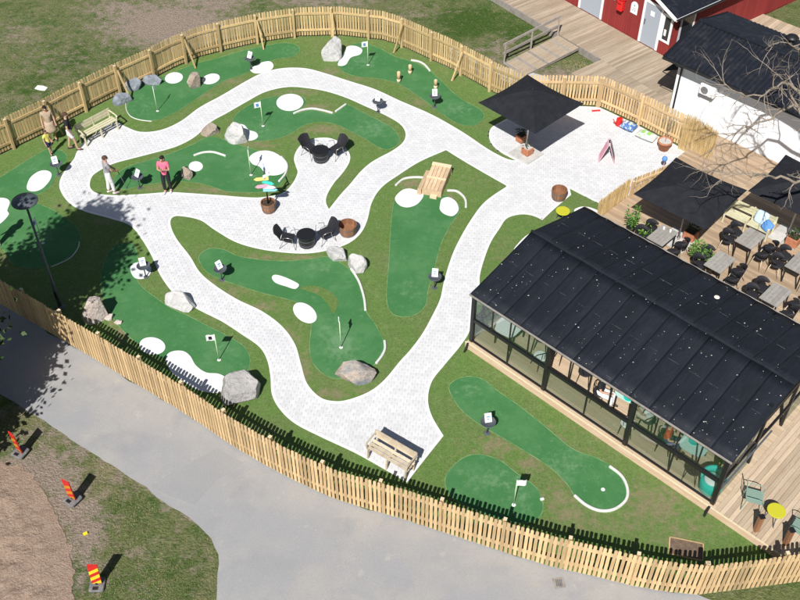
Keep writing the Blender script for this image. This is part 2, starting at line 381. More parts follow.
FRONT = [(-70, 262), (-35, 283), (0, 303.5), (25, 318), (50, 332.5), (75, 347), (100, 362), (125, 377), (150, 392), (175, 407), (200, 423), (220, 437), (240, 450), (262, 463), (287, 476.5), (312, 488.5), (337, 499.5), (370, 509.5), (400, 518), (437, 530), (475, 542.5), (512, 554.5), (550, 566), (600, 577.5), (632, 585.5), (662, 591), (697, 594.5)]
FRONT2 = [(697, 594.5), (725, 591), (762, 586), (800, 581), (850, 574)]
BACK = [(-70, 186), (-35, 171), (0, 155.5), (20, 146), (47, 133), (72, 119), (110, 99.5), (150, 81), (175, 68), (200, 57.5), (225, 51), (260, 43), (300, 37), (340, 36), (382, 40.5), (400, 46), (417, 54), (450, 69), (472, 81), (495, 94), (524, 106)]
BACK2 = [(524, 106), (560, 106), (598, 107)]
RIGHT = [(598, 107), (614, 114), (639, 126), (658, 136), (680, 147)]
turf_px = BACK + BACK2[1:] + RIGHT[1:] + [(708, 163), (760, 190), (860, 240), (860, 574)] + FRONT2[::-1] + FRONT[::-1][1:]
poly = wpoly(turf_px, smooth=False)
DRY = [(322, 130, 20, 5, .95), (300, 93, 22, 4, .7), (316, 108, 14, 4, .9), (215, 191, 30, 3.5, .95), (160, 189, 30, 4, .7), (262, 258, 22, 3, .9), (300, 258, 26, 3, .8), (232, 294, 20, 6, .7), (212, 284, 12, 5, .6), (262, 308, 20, 8, .7), (292, 338, 10, 14, .65), (304, 372, 9, 20, .75), (330, 395, 24, 6, .8), (362, 392, 14, 5, .6),
    (411, 185, 12, 5, 1), (452, 197, 8, 4, .8), (425, 296, 5, 12, .8), (496, 445, 16, 9, 1), (530, 464, 16, 9, .95), (570, 515, 20, 10, .95), (485, 449, 12, 5, .8), (548, 430, 30, 5, .5), (585, 450, 14, 4, .6), (655, 505, 34, 22, .85), (560, 500, 20, 24, .7), (500, 445, 30, 14, .6), (610, 525, 50, 12, .55), (690, 525, 40, 18, .5), (540, 440, 60, 10, .45), (675, 535, 20, 12, .7), (640, 490, 12, 16, .6), (700, 530, 16, 10, .5), (125, 332, 12, 8, 1), (115, 325, 8, 6, .8), (215, 318, 14, 4, .6), (246, 378, 8, 10, .5),
    (232, 82, 20, 4, .7), (205, 96, 14, 4, .65), (330, 72, 12, 5, .85), (355, 79, 16, 3, .7), (420, 103, 16, 4, .7), (455, 122, 12, 4, .5), (375, 140, 12, 6, .65), (360, 132, 12, 4, .5), (300, 140, 10, 5, .5), (255, 145, 22, 3, .8), (270, 147, 10, 3, .8), (96, 205, 10, 3, .5), (62, 205, 16, 6, .6), (105, 222, 20, 4, .6), (12, 210, 6, 12, .8), (20, 270, 20, 4, .5), (3, 262, 6, 10, .6),
    (150, 268, 8, 4, .5), (165, 285, 8, 6, .4), (35, 125, 14, 4, .5), (70, 112, 14, 3, .5), (345, 44, 10, 4, .5), (400, 60, 10, 4, .5), (440, 70, 12, 4, .4), (505, 112, 10, 4, .4), (320, 420, 30, 10, .3), (270, 430, 24, 8, .35), (460, 450, 16, 8, .4), (500, 260, 10, 20, .35), (470, 180, 16, 10, .3), (460, 250, 5, 20, .35), (650, 540, 30, 10, .4)]
DRY = [(a, b, c, d, e*.82) for a, b, c, d, e in DRY]
o = struct(sheet('turf', poly, .02, 'turf', .22, blobs=DRY, attr='dry'))

# asphalt road beyond the front fence
road = wpoly(FRONT + [(720, 603), (800, 650), (900, 720), (900, 900), (216, 900), (216, 640), (215.5, 592), (218, 575), (217, 555), (212, 538), (200, 526), (190, 517), (170, 506), (145, 487), (112, 465), (87, 450), (70, 439), (50, 425), (22, 407), (0, 394), (-40, 372), (-120, 330), (-120, 240)], smooth=False)
rr = []
for p, q in zip(road, road[1:] + road[:1]):
    n = max(1, int((q - p).length/.25))
    for k in range(n):
        s = p.lerp(q, k/n); rr.append(Vector((s.x + .09*noise.noise((s.x*1.7, s.y*1.7, 0)) + .04*noise.noise((s.x*6, s.y*6, 5)), s.y + .07*noise.noise((s.x*1.7, s.y*1.7, 8)), 0)))
struct(sheet('road', rr, .008, 'asphalt', .6, skirt=.02))
struct(sheet('asphalt_patch', wpoly([(150, 486.5), (183, 467), (217, 448.5), (230, 456), (243, 463), (217, 480), (194, 505), (172, 497)], smooth=False), .012, 'asphalt_patch', None, skirt=.006))
m = MB(); mc = G(559, 583, .009); m.box(mc + Vector((0, 0, .004)), (.3, .3, .008), .2)
drain = m.build('drain_cover', 'beam_grey', off=mc); tag(drain, 'small square metal drain cover set into the asphalt road', 'drain cover')
m = MB(); [m.box((x, 0, .011), (.02, .2, .006)) for x in (-.07, -.035, 0, .035, .07)]; m.build('slot', 'dark_metal', drain)['kind'] = 'stuff'

# ---------------- white paved path with its two turf islands
PATH = [(500, 123), (491, 129), (489, 137), (492, 145), (501, 153), (517, 161.5), (517, 161.5), (508, 160), (497, 155), (485, 148), (462, 132.5), (432, 115.5), (400, 101.5), (375, 90), (350, 82), (325, 74), (305, 69), (282, 69), (262, 74), (245, 82.5), (222, 96), (200, 108), (180, 122.5), (160, 131), (140, 132.5), (125, 127), (117, 123), (108, 126), (95, 135), (83, 143.5), (77, 153), (74, 160), (66, 170), (60, 182), (61, 192), (70, 204), (85, 212), (110, 219), (130, 226), (142, 240), (152, 257), (160, 275), (172, 292), (185, 302), (200, 311), (222, 322), (242, 335), (259, 347), (267, 360), (270.5, 377), (272, 395), (280, 410), (295, 424), (320, 437), (347, 449.5), (360, 456), (383, 469), (407, 483), (407, 483), (424, 461), (443.5, 436.5), (443.5, 436.5), (432, 417), (428, 400), (432, 382), (445, 365), (460, 347), (469, 333), (472, 318), (473, 304), (479, 288), (480, 275), (485, 257.5), (491, 242.5), (499, 230), (507, 219), (520, 215), (532, 216), (542.5, 220.5), (542.5, 220.5), (556, 208), (571, 195.5), (571, 195.5), (569.5, 189), (569.5, 189), (590, 199.5), (611, 210), (611, 210), (628, 201), (650, 191), (682, 176), (700, 166), (700, 166), (679, 148), (658, 137), (639, 127), (614, 115), (599, 108), (599, 108), (580, 107), (555, 107), (540, 107), (540, 107), (520, 113)]
ISL1 = [(90, 185), (92, 178), (97.5, 173), (112.5, 165), (140, 157.5), (165, 151), (180, 146), (196, 137), (211, 123), (227, 114), (247, 102.5), (265, 93), (287, 88), (307, 89), (327, 92.5), (347, 99), (365, 107), (385, 116), (400, 125), (405.5, 134), (403, 143), (393, 151), (380, 158), (370, 164), (360, 173), (350, 185), (340, 196), (329, 210), (329, 210), (326, 203), (327.5, 195), (334, 184), (342.5, 174), (349, 164), (350, 156), (346, 149), (339, 142.5), (330, 139), (321, 138.5), (312, 140), (302, 145), (296, 152.5), (294, 160), (296, 167.5), (297.5, 174), (292, 185), (282, 194), (263, 198), (245, 198), (220, 196), (190, 194), (169, 193), (140, 195), (112.5, 196), (97.5, 194), (91.5, 190)]
ISL2 = [(172, 219), (180, 217), (200, 221), (215, 231), (237, 243.5), (265, 251), (300, 254.5), (325, 252), (347, 245), (360, 235), (367, 222), (372, 203), (382, 188), (400, 175), (420, 162.5), (446, 151), (446, 151), (462, 161), (485, 174.5), (507, 187), (507, 187), (485, 202.5), (470, 222), (457, 245), (450, 262), (444, 282), (440, 300), (432, 317), (422, 335), (410, 351), (400, 362), (385, 380), (370, 392), (350, 400), (335, 402), (320, 398), (307, 384), (301, 365), (295, 345), (282, 327), (262, 312), (237, 300), (215, 286), (200, 273), (190, 257), (177, 240), (171, 227)]
path = wpoly(PATH); isl1 = wpoly(ISL1); isl2 = wpoly(ISL2)
PATHO = struct(sheet('paved_path', path, .028, 'joint', None, skirt=.03))
m = MB()
PV_C = cells(path, .185, .14, R(-6), .5, (isl1, isl2)); CC = np.array([(sum(p[0] for p in q)/len(q), sum(p[1] for p in q)/len(q)) for q in PV_C]); OKC = inside(path, CC[:, 0], CC[:, 1])
for q, okc in zip(PV_C, OKC):
    if not okc: continue
    cx = sum(p[0] for p in q)/len(q); cy = sum(p[1] for p in q)/len(q)
    dz = random.uniform(-.0012, .0012); n = len(q)
    r = lambda p, d: (cx + (p[0] - cx)*d, cy + (p[1] - cy)*d)
    top = [(*r(p, .93), .038 + dz) for p in q]; low = [(*r(p, .975), .0285) for p in q]
    m.add(top + low, [tuple(range(n))] + [(n + i, n + (i + 1) % n, (i + 1) % n, i) for i in range(n)])
o = m.build('paver', 'paver', PATHO); o['kind'] = 'stuff'
for nm, pl in (('turf_island', isl1), ('turf_island', isl2)):
    struct(sheet(nm, pl, .046, 'turf', .2, blobs=DRY, attr='dry', skirt=.02))
m = MB(); strip(m, path, .028, .085, .0135, True, True)
for pl in (isl1, isl2): strip(m, [p for p in pl][::-1], .028, .085, .0135, True, True)
o = m.build('edging_stone', 'edge_stone', PATHO); o['kind'] = 'stuff'
sheet('turf', wpoly([(300, 289), (312, 287), (325, 290), (336, 298), (338, 306), (333, 315), (328, 306), (320, 297), (310, 293)]), .062, 'turf', .12, blobs=[(315, 291, 8, 3, .5)], attr='dry', parent=None)['kind'] = 'structure'

# ---------------- putting lanes with white bunkers, edging boards and cups
WORN = [(340, 345, 14, 16, .8), (325, 330, 8, 10, .5), (350, 360, 10, 8, .5), (320, 268, 18, 5, .5), (490, 480, 30, 12, .5), (520, 500, 12, 12, .5), (145, 105, 14, 8, .3), (560, 465, 30, 20, .4), (470, 390, 14, 8, .4), (260, 128, 14, 8, .4), (372, 130, 18, 9, .5), (460, 110, 14, 8, .45), (365, 62, 14, 8, .4), (410, 290, 12, 14, .35), (225, 350, 12, 8, .4), (45, 235, 14, 12, .3), (30, 170, 16, 7, .3), (250, 180, 14, 7, .3), (290, 50, 12, 5, .3)]
def ell(x, y, rx, ry, rot=0, n=12):
    return [(x + rx*math.cos(a)*math.cos(rot) - ry*math.sin(a)*math.sin(rot), y + rx*math.cos(a)*math.sin(rot) + ry*math.sin(a)*math.cos(rot)) for a in [2*math.pi*k/n for k in range(n)]]
def lane(label, px, z, bunkers=(), kerbs=(), hole=None, thin=False):
    pl = wpoly(px)
    o = sheet('putting_green', pl, z + .008, 'green', .22, blobs=WORN, attr='worn', skirt=.012)
    tag(o, label, 'putting green', 'putting greens of the course')
    m = MB(); strip(m, pl, z + .0075, .022, .005, True); m.build('cut_edge', 'rim', o)
    for b in bunkers: sheet('white_bunker', wpoly(b), z + .0135, 'white_turf', None, o, .012)
    for k in kerbs:
        m = MB(); strip(m, wpoly(k, closed=False), z + .004, .035 if thin else .08, .03 if thin else .06); bevel(m.build('edging_board', 'kerb', o), .015)
    if hole:
        h = G(*hole, z + .009); m = MB(); m.lathe([(.058, 0), (.058, .004), (.048, .005), (.046, .001)], 14, h); m.build('cup', 'white_plastic', o)
    return o
Z0, Z1 = .02, .046
lane('long green below three dark boulders beside the slatted cream bench', [(127, 107), (129, 115), (140, 120.5), (152, 121), (165, 118), (182, 109), (200, 97), (222, 82.5), (245, 74), (275, 60), (292, 57.5), (300, 50.5), (295, 45), (282, 43.5), (265, 46.5), (240, 52), (215, 59.5), (200, 63), (180, 70), (160, 78), (145, 84), (134, 93)], Z0,
     [ell(174, 78.5, 9, 5.5, -.15), ell(211, 79.5, 9, 5, -.25), [(250, 70), (254, 67), (262, 63), (270, 62), (273.5, 66), (271, 70.5), (262, 73.5), (254, 73.5)]], [[(126, 102), (126.5, 110), (131, 117), (140, 120.5), (152, 122)]], (157.5, 111), True)
lane('green below the tall grey boulder with three wooden posts on it', [(337, 62), (345, 49), (360, 43.5), (378, 48), (395, 57), (410, 61.5), (425, 68), (440, 80), (452, 92), (465, 102), (480, 110), (484, 118), (474, 126), (458, 124), (440, 113), (420, 98), (400, 85), (380, 79.5), (355, 76.5), (342, 71)], Z0,
     [[(338, 64), (343, 55), (347, 47.5), (355, 46.5), (362, 50), (360, 55), (351, 58), (346, 65), (340, 66.5)]], [[(411, 61), (419, 62.5), (425, 66), (430, 72)]], (368, 65))
lane('curved green behind the twin lounge chairs with a white board across it', [(234, 119), (247, 107.5), (262, 100.5), (280, 97), (300, 97), (306, 104), (298, 114), (312, 111), (333, 115), (345, 105.5), (362, 113), (380, 122), (392, 129), (399, 138), (397, 146), (388, 150.5), (378, 148), (365, 140), (350, 132), (336, 125.5), (321, 123), (305, 126), (292, 134), (280, 139), (262, 142), (247, 140), (236, 133)], Z1,
     [ell(290, 103.5, 13.5, 8.5, -.05), [(226, 136), (229, 128), (236, 125), (244, 126), (249, 131), (256, 133.5), (258, 138), (252, 141.5), (240, 141), (230, 141)]], [[(293.5, 115), (302, 111.5), (312, 110), (322, 111.5), (333, 114.5)], [(335.5, 113), (346, 105.5)]], (263, 126))
lane('narrow green where the two golfers stand, behind the arrow signpost', [(114, 186), (117, 176), (128, 168), (150, 161), (172, 154), (192, 146), (205, 139), (213, 138), (225, 141), (239, 146), (258, 151.5), (278, 156), (288, 166), (285, 180), (275, 189.5), (262, 193), (245, 193.5), (227, 192.5), (213, 188), (200, 184.5), (180, 182.5), (160, 184), (140, 187), (125, 190.5)], Z1,
     [[(249.5, 158.5), (257, 153), (269, 152), (280, 157), (286, 166), (284, 173.5), (275, 176.5), (266, 175), (260, 168), (252.5, 165)], ell(196, 167.5, 7, 5)], [[(194, 157), (203, 154), (213, 153.5), (222, 156), (226, 157.5)], [(281, 158), (287, 166), (285.5, 175), (279, 183)]], (251, 175))
lane('broad green around the street lamp pole, half in tree shadow', [(-25, 190), (0, 178), (20, 165.5), (32, 158), (47, 150), (61, 151), (67, 156.5), (64, 165), (57, 176), (48, 190), (34, 197), (37, 203), (52, 210), (66, 219), (78, 230), (81, 242), (76, 252), (63, 261), (45, 267.5), (25, 268.5), (12, 264), (3, 250), (-18, 235)], Z0,
     [[(27, 189), (30, 179), (38, 172.5), (46, 171), (51.5, 174), (50, 181), (42, 189.5), (33, 192)], [(-14, 205), (-4, 199), (6, 199), (10, 203), (7.5, 211), (9, 215), (2, 223), (-8, 228), (-16, 220)]], [[(79.5, 242), (78, 249), (71, 258), (60, 264), (51, 267.5)]], (43, 243), True)
lane('long green running past the largest grey boulder by the front fence', [(101, 285), (103, 268), (109, 253), (120, 244.5), (133, 245), (138, 258), (136.5, 275), (141, 286), (155, 297.5), (172, 309), (190, 317), (205, 325), (225, 335), (243, 346), (250, 358), (248, 371), (238, 380), (225, 382), (205, 377), (180, 368), (150, 352), (130, 338), (115, 321), (104, 300)], Z0,
     [[(130.5, 271), (132, 265.5), (138, 263), (146, 264), (151, 268), (150, 275), (144, 279), (135, 278.5)], ell(152.5, 346.5, 13, 8.5, .15), [(166, 361), (168, 354.5), (175, 351.5), (184, 352), (190.5, 357), (196, 366), (206, 373), (219, 374.5), (227.5, 380), (229, 389), (217, 393.5), (200, 391), (185, 383), (172, 373)]], [], (219, 360))
lane('kidney shaped green beside the two split boulders', [(199, 260), (203, 253), (212, 249.5), (225, 251), (238, 257), (262, 261), (287, 262), (312, 260), (328, 258), (345, 267), (357, 280), (363, 295), (365.5, 311), (375, 325), (383, 340), (385, 350), (378, 362), (362, 375), (340, 380), (325, 376), (313, 364), (309.5, 347), (311, 332), (311, 318), (300, 305), (282, 299), (262, 294), (240, 287), (220, 280), (206, 272)], Z1,
     [[(272, 279), (275, 276), (284, 278), (296, 283.5), (299, 286.5), (295, 290), (286, 287.5), (276, 284)], ell(305, 314, 13.2, 8.4, .62)], [[(351, 270), (359, 283), (364, 299), (365.5, 312)], [(384.5, 342), (385, 350), (382, 357), (376, 365)]], (341, 347.5))
lane('straight green below the wooden plank ramp', [(394, 203), (400, 194), (412, 191), (425, 195), (441, 196), (452, 200), (460, 210), (450, 227), (441, 245), (435, 267), (428, 292), (426, 305), (417, 315), (402, 318), (391, 313), (386.5, 298), (389, 262), (391, 225)], Z1,
     [[(395, 199), (402, 191.5), (410, 189.75), (419, 192.5), (423.5, 196.5), (417.5, 205), (407.5, 208.5), (399, 206)], [(440, 206), (442, 200), (449, 198.5), (456, 203), (458.5, 211), (453, 217), (445, 215.5), (440, 211)]], [[(395.5, 187), (402.5, 181), (410, 179), (419, 178.7), (427, 179.5)], [(447, 192), (456, 192.5), (462.5, 197), (465.6, 202.5), (465.8, 209)]])
lane('long club shaped green beside the glass pavilion', [(449, 390), (454, 381.5), (467, 377), (482, 379.5), (497, 391), (520, 407), (545, 427), (572, 449), (595, 458), (612, 467), (624, 478), (628, 492), (622, 505), (607, 512), (590, 508.5), (576, 498), (567, 485), (550, 468), (522, 450), (500, 437), (478, 424), (460, 409)], Z0,
     [], [[(609, 467), (621, 476.5), (627, 489), (625.5, 501), (614, 510), (600, 511.5), (586, 506), (574, 496)]], (603, 489.5))
lane('oval green tucked against the front fence with a white flag', [(445, 482), (450, 470), (464, 458), (480, 455), (500, 461), (517, 474), (535, 487), (542.5, 502), (541, 515), (530, 523), (505, 521), (470, 508), (451, 497)], Z0, [], [[(540, 500.5), (544, 499.5)]], (513.7, 505))
# two white patches that run under the pavilion eaves
for b, lb in (([(514, 252), (519, 243), (528, 235), (540, 230), (548, 236), (545, 248), (530, 256)], 'white turf patch partly hidden by the pavilion roof corner'), ([(574, 212), (580, 207.5), (590, 208), (602, 214), (600, 222), (585, 222)], 'white turf patch beside the yellow round side table')):
    tag(sheet('white_bunker', wpoly(b), Z0 + .01, 'white_turf', None, None, .012), lb, 'white bunker')

# ================================================================ FENCES
def picket_mesh(h, mat):
    m = MB(); a, t = .0435, .012
    pr = [(-a, 0), (a, 0), (a, h - .028), (.02, h), (-.02, h), (-a, h - .028)]; n = 6
    m.add([(x, -t, z) for x, z in pr] + [(x, t, z) for x, z in pr], [tuple(range(n)), tuple(range(n, 2*n))[::-1]] + [(i, n + i, n + (i + 1) % n, (i + 1) % n) for i in range(n)])
    return m.mesh('picket', mat)
def fence(label, px, out, mat='fence', h=1.42, pitch=.126, post_gap=1.75, brace_every=2, name='picket_fence', z=0.02, group=None):
    """out: +1 when the outer (picket) side lies right of the walking direction"""
    pts = [G(x, y) for x, y in px]; P = [Vector((p.x, p.y)) for p in pts]
    S = [0]
    for a, b in zip(P, P[1:]): S.append(S[-1] + (b - a).length)
    def at(s):
        s = max(0, min(S[-1] - 1e-5, s)); i = max(k for k in range(len(S) - 1) if S[k] <= s)
        d = (P[i + 1] - P[i]).normalized(); return P[i] + d*(s - S[i]), d
    base = Vector((P[len(P)//2].x, P[len(P)//2].y, z)); rt = thing(name, label, 'fence', base, 0, group)
    pk = picket_mesh(h, M[mat]); n = int(S[-1]/pitch)
    for k in range(n):
        p, d = at((k + .5)*S[-1]/n); a = math.atan2(d.y, d.x); nn = Vector((d.y, -d.x))*out*.034
        o = link('picket', pk, rt, (p.x + nn.x - base.x, p.y + nn.y - base.y, .05 + random.uniform(-.008, .008)), (random.uniform(-.008, .008), random.uniform(-.012, .012), a + random.uniform(-.03, .03)))
    npost = max(1, round(S[-1]/post_gap)); ps = [at(k*S[-1]/npost) for k in range(npost + 1)]
    pm_ = MB(); pm_.box((0, 0, h/2), (.095, .095, h + .04)); pme = pm_.mesh('post', mat)
    cm = MB(); cm.box((0, 0, h + .024), (.097, .097, .012)); cme = cm.mesh('post_cap', 'cut')
    for i, (p, d) in enumerate(ps):
        a = math.atan2(d.y, d.x); q = p - Vector((d.y, -d.x))*out*.072
        po = link('post', pme, rt, (q.x - base.x, q.y - base.y, 0), (0, 0, a)); link('post_cap', cme, po)
        if brace_every and i % brace_every == 1:
            m = MB(); n0 = -Vector((d.y, -d.x, 0))*out; c = Vector((q.x, q.y, 0)) - Vector((base.x, base.y, 0)) + Vector((d.x, d.y, 0))*.08
            m.bar(c + Vector((0, 0, h*.85)) + n0*.02, c + n0*.62 + Vector((0, 0, .02)), .045, .09, n0); m.build('brace', mat, rt)
    for i in range(npost):                         # rails bay by bay, broken at corners of the line
        ss = [i*S[-1]/npost] + [s for s in S if i*S[-1]/npost + .05 < s < (i + 1)*S[-1]/npost - .05] + [(i + 1)*S[-1]/npost]
        for zr in (h*.2, h*.78):
            m = MB()
            for a, b in zip(ss, ss[1:]):
                pa, pb = at(a)[0], at(b)[0]
                m.bar((pa.x - base.x, pa.y - base.y, zr + .05), (pb.x - base.x, pb.y - base.y, zr + .05), .045, .095)
            m.build('rail', mat, rt)
    return rt
fence('new pine picket fence along the asphalt road', FRONT, 1)
fence('short pine picket fence with grass outside, ending at the wooden deck', FRONT2, 1)
fence('curved pine picket fence between the meadow and the golf course', BACK, -1, 'fence_old')
fence('short pine picket fence right behind the large square parasol', BACK2, -1, brace_every=0)
fence('pine picket fence behind the sacks and potted sapling', RIGHT, -1, brace_every=0)
fence('low picket fence half hidden by a deck parasol', [(628, 202), (645, 195), (672, 184)], -1, h=1.0, brace_every=0)
# ================================================================ THINGS ON THE COURSE
def gz(px, py):                                   # level of the surface at a course point
    g = G(px, py)
    for pl, z in ((isl1, .046), (isl2, .046), (path, .038)):
        if bool(inside(pl, g.x, g.y)): return z
    return .02
def GT(px, py): return G(px, py, gz(px, py))
# ---------------- flags
def flag(px, py, label, yaw, cloth='flag_white', mark=None, z=None):
    b = GT(px, py) + Vector((0, 0, .01)); t = thing('hole_flag', label, 'golf flag', b, yaw, 'flags in the holes')
    MB().tube([(0, 0, 0), (0, 0, 1.2)], .014, 8).build('pole', 'pole', t, True)
    m = MB(); n = 6
    for i in range(n + 1):
        x = .012 + .26*i/n; y = .022*math.sin(i*1.1)*i/n
        m.v += [(x, y - .002, 1.18 - .012*i/n), (x, y - .002, .93 - .02*i/n), (x, y + .002, 1.18 - .012*i/n), (x, y + .002, .93 - .02*i/n)]
    for i in range(n):
        a = 4*i; b2 = a + 4; m.f += [(a, a + 1, b2 + 1, b2), (a + 2, b2 + 2, b2 + 3, a + 3), (a, b2, b2 + 2, a + 2), (a + 1, a + 3, b2 + 3, b2 + 1)]
    m.f += [(0, 2, 3, 1), (4*n, 4*n + 1, 4*n + 3, 4*n + 2)]
    c = m.build('cloth', cloth, t)
    if mark:
        m = MB()
        for s in (-1, 1): m.box((.145, .02 + s*.012, 1.055), (.1, .004, .12))
        m.build('printed_mark', mark, c)
flag(43, 243, 'golf flag with blue print on the green by the street lamp', R(-100), 'flag_white', 'flag_blue')
flag(157.5, 111, 'golf flag seen edge on, in front of the dark boulders', R(85))
flag(263, 126, 'golf flag with blue print in front of the round white bunker', R(-160), 'flag_white', 'flag_blue')
flag(368, 65, 'golf flag with blue print beside the tall grey boulder', R(-165), 'flag_white', 'flag_blue')
flag(219, 360, 'white golf flag with dark number above the largest grey boulder', R(-175), 'flag_white', 'black_metal')
flag(341, 347.5, 'golf flag above the two toned brown and blue boulder', R(100))
flag(513.7, 505, 'white golf flag with dark number behind the front fence', R(5), 'flag_white', 'black_metal')
flag(251, 175, 'golf flag seen edge on beside the arrow signpost', R(95))
# ---------------- hole signs: post, round tray, tilted plate
def hole_sign(px, py, label, yaw, mark='flag_blue', digit=None):
    b = GT(px, py); t = thing('hole_sign', label, 'sign', b, yaw, 'hole signs')
    MB().lathe([(.10, 0), (.10, .012), (.03, .02), (.03, .022)], 14).build('foot_plate', 'dark_metal', t)
    MB().tube([(0, 0, .02), (0, 0, .62)], .022, 8).build('post', 'dark_metal', t, True)
    MB().lathe([(.02, .50), (.22, .52), (.235, .55), (.225, .56), (.215, .535), (.02, .53)], 24).build('tray', 'dark_metal', t, True)
    p = MB(); c = Vector((0, .03, .70)); p.frame(c, (.105, 0, 0), (0, .010, -.006), (0, .075, .125)); pl = p.build('plate', 'white_plastic', t)
    nrm = Vector((0, -.855, .52)); up = Vector((0, .085, .14)).normalized(); k = MB()
    if digit == '1':
        for cx, cz, w_, h_ in ((0, 0, .02, .13), (-.025, .045, .035, .02), (0, -.065, .075, .018)): k.frame(c + nrm*.016 + Vector((cx, 0, 0)) + up*cz, (w_/2, 0, 0), nrm*.003, up*h_/2)
    else:
        for cx, cz, w_, h_ in ((0, .03, .10, .04), (-.01, -.04, .07, .03)): k.frame(c + nrm*.016 + Vector((cx, 0, 0)) + up*cz, (w_/2, 0, 0), nrm*.003, up*h_/2)
    k.build('printed_number', 'black_metal' if digit else mark, pl)
for px, py, lb, yw, dg in ((251, 69, 'hole sign in front of the white bunker nearest the curved fence', -.5, None), (378, 112, 'hole sign standing on the paving near the wooden posts', -.35, None), (434.5, 107, 'hole sign with a number one on its white plate', .1, '1'), (140, 188, 'hole sign standing between the two golfers', -.7, None), (59, 175, 'hole sign in front of the child in yellow', .4, None), (146, 277, 'hole sign standing on an oval white bunker', .3, None), (222, 280, 'hole sign at the rounded end of the kidney shaped green', .8, None), (434.5, 288, 'hole sign beside the straight green below the wooden ramp', -.1, None), (487, 433, 'hole sign on the club shaped green by the pavilion', .2, None)):
    hole_sign(px, py, lb, yw, digit=dg)
# ---------------- boulders
def rock_mat(nm, a, b, c): return pm(nm, a, .9, [(b, 1.6, .42, .62), (c, 4.5, .52, .75), (tuple(x*.55 for x in a), 9, .58, .8)], bump=.9, bscale=9, bdist=.06)
RG = rock_mat('grey granite', (.36, .35, .34), (.48, .46, .44), (.24, .24, .25)); RB = rock_mat('blue grey rock', (.22, .25, .29), (.34, .37, .41), (.13, .15, .18))
RP = rock_mat('pink white granite', (.56, .47, .42), (.64, .60, .56), (.40, .33, .29)); RW = rock_mat('brown rock', (.34, .27, .21), (.42, .37, .31), (.22, .18, .15))
RM = rock_mat('brown and slate rock', (.46, .38, .30), (.22, .25, .28), (.17, .19, .22)); RL = rock_mat('light grey granite', (.52, .51, .50), (.62, .61, .60), (.38, .37, .38))
def boulder(px, py, w_, d_, h_, mat, label, seed, rz=0, group='boulders'):
    """px,py: where the front foot of the stone meets the turf"""
    rs = random.Random(seed); bm = bmesh.new(); bmesh.ops.create_icosphere(bm, subdivisions=4, radius=1)
    pls = []
    for _ in range(13):
        n = Vector((rs.gauss(0, 1), rs.gauss(0, 1), rs.gauss(0, .8))).normalized(); pls.append((n, rs.uniform(.58, .9)))
    pls.append((Vector((rs.uniform(-.3, .3), rs.uniform(-.5, 0), 1)).normalized(), rs.uniform(.55, .75)))
    for v in bm.verts:
        for n, d in pls:
            e = v.co.dot(n) - d
            if e > 0: v.co -= n*e*.95
        v.co += v.co.normalized()*(.05*noise.noise(v.co*2.3 + Vector((seed, 0, 0))) + .022*noise.noise(v.co*6 + Vector((seed, 3, 0))))
        v.co = Vector((v.co.x*w_/2/.88, v.co.y*d_/2/.88, (v.co.z + .42)*h_/1.15))
    me = bpy.data.meshes.new('boulder'); bm.to_mesh(me); bm.free(); me.materials.append(mat)
    b = GT(px, py) + Vector((0, d_*.42, -.05)); return tag(link('boulder', me, None, b, (0, 0, rz)), label, 'boulder', group)
boulder(122, 105, .78, .55, .42, RB, 'slate boulder at the foot of the dark row, farthest from the white oval', 1, .6)
boulder(133, 91, .85, .5, .45, RB, 'middle slate boulder of the dark row of three', 2, .4)
boulder(153, 85.5, .8, .45, .42, RB, 'slate boulder of the dark row beside the white oval', 3, .1)
boulder(193.5, 89, .6, .5, .72, RW, 'upright brown boulder between two small white ovals', 4, .3)
boulder(333, 61, 1.0, .75, .92, RL, 'tall grey boulder by the curved fence', 27, .5)
boulder(210, 136.5, .8, .55, .42, RW, 'low brown boulder at the inner edge of the path', 6, .3)
boulder(236, 144, .98, .6, .72, RL, 'light grey pointed boulder beside a white bunker', 7, -.3)
boulder(187, 180, .42, .36, .5, RW, 'small brown stump shaped stone beside the golfer in pink', 8)
boulder(95, 324, .82, .62, 1.05, RP, 'pinkish white standing boulder behind the front fence', 9, .2)
boulder(109, 320, .34, .26, .2, RP, 'small pale stone next to the pinkish standing boulder', 10)
boulder(118, 324.5, .3, .2, .15, RP, 'smallest pale stone near the pinkish standing boulder', 11)
boulder(179, 311, 1.15, .6, .5, RL, 'flat light boulder at the bend of the path', 12, -.3)
boulder(240, 404, 1.42, .85, .82, RG, 'largest grey boulder, against the front fence', 13, .35)
boulder(356, 385, 1.2, .62, .66, RM, 'two toned boulder, brown on one side and slate on the other', 14, -.05)
boulder(338, 262, .85, .5, .46, RL, 'light grey boulder touching the paved path', 15, -.4)
boulder(357, 273, .72, .6, .56, RL, 'light grey boulder leaning on its twin by the white board', 16, -.6)
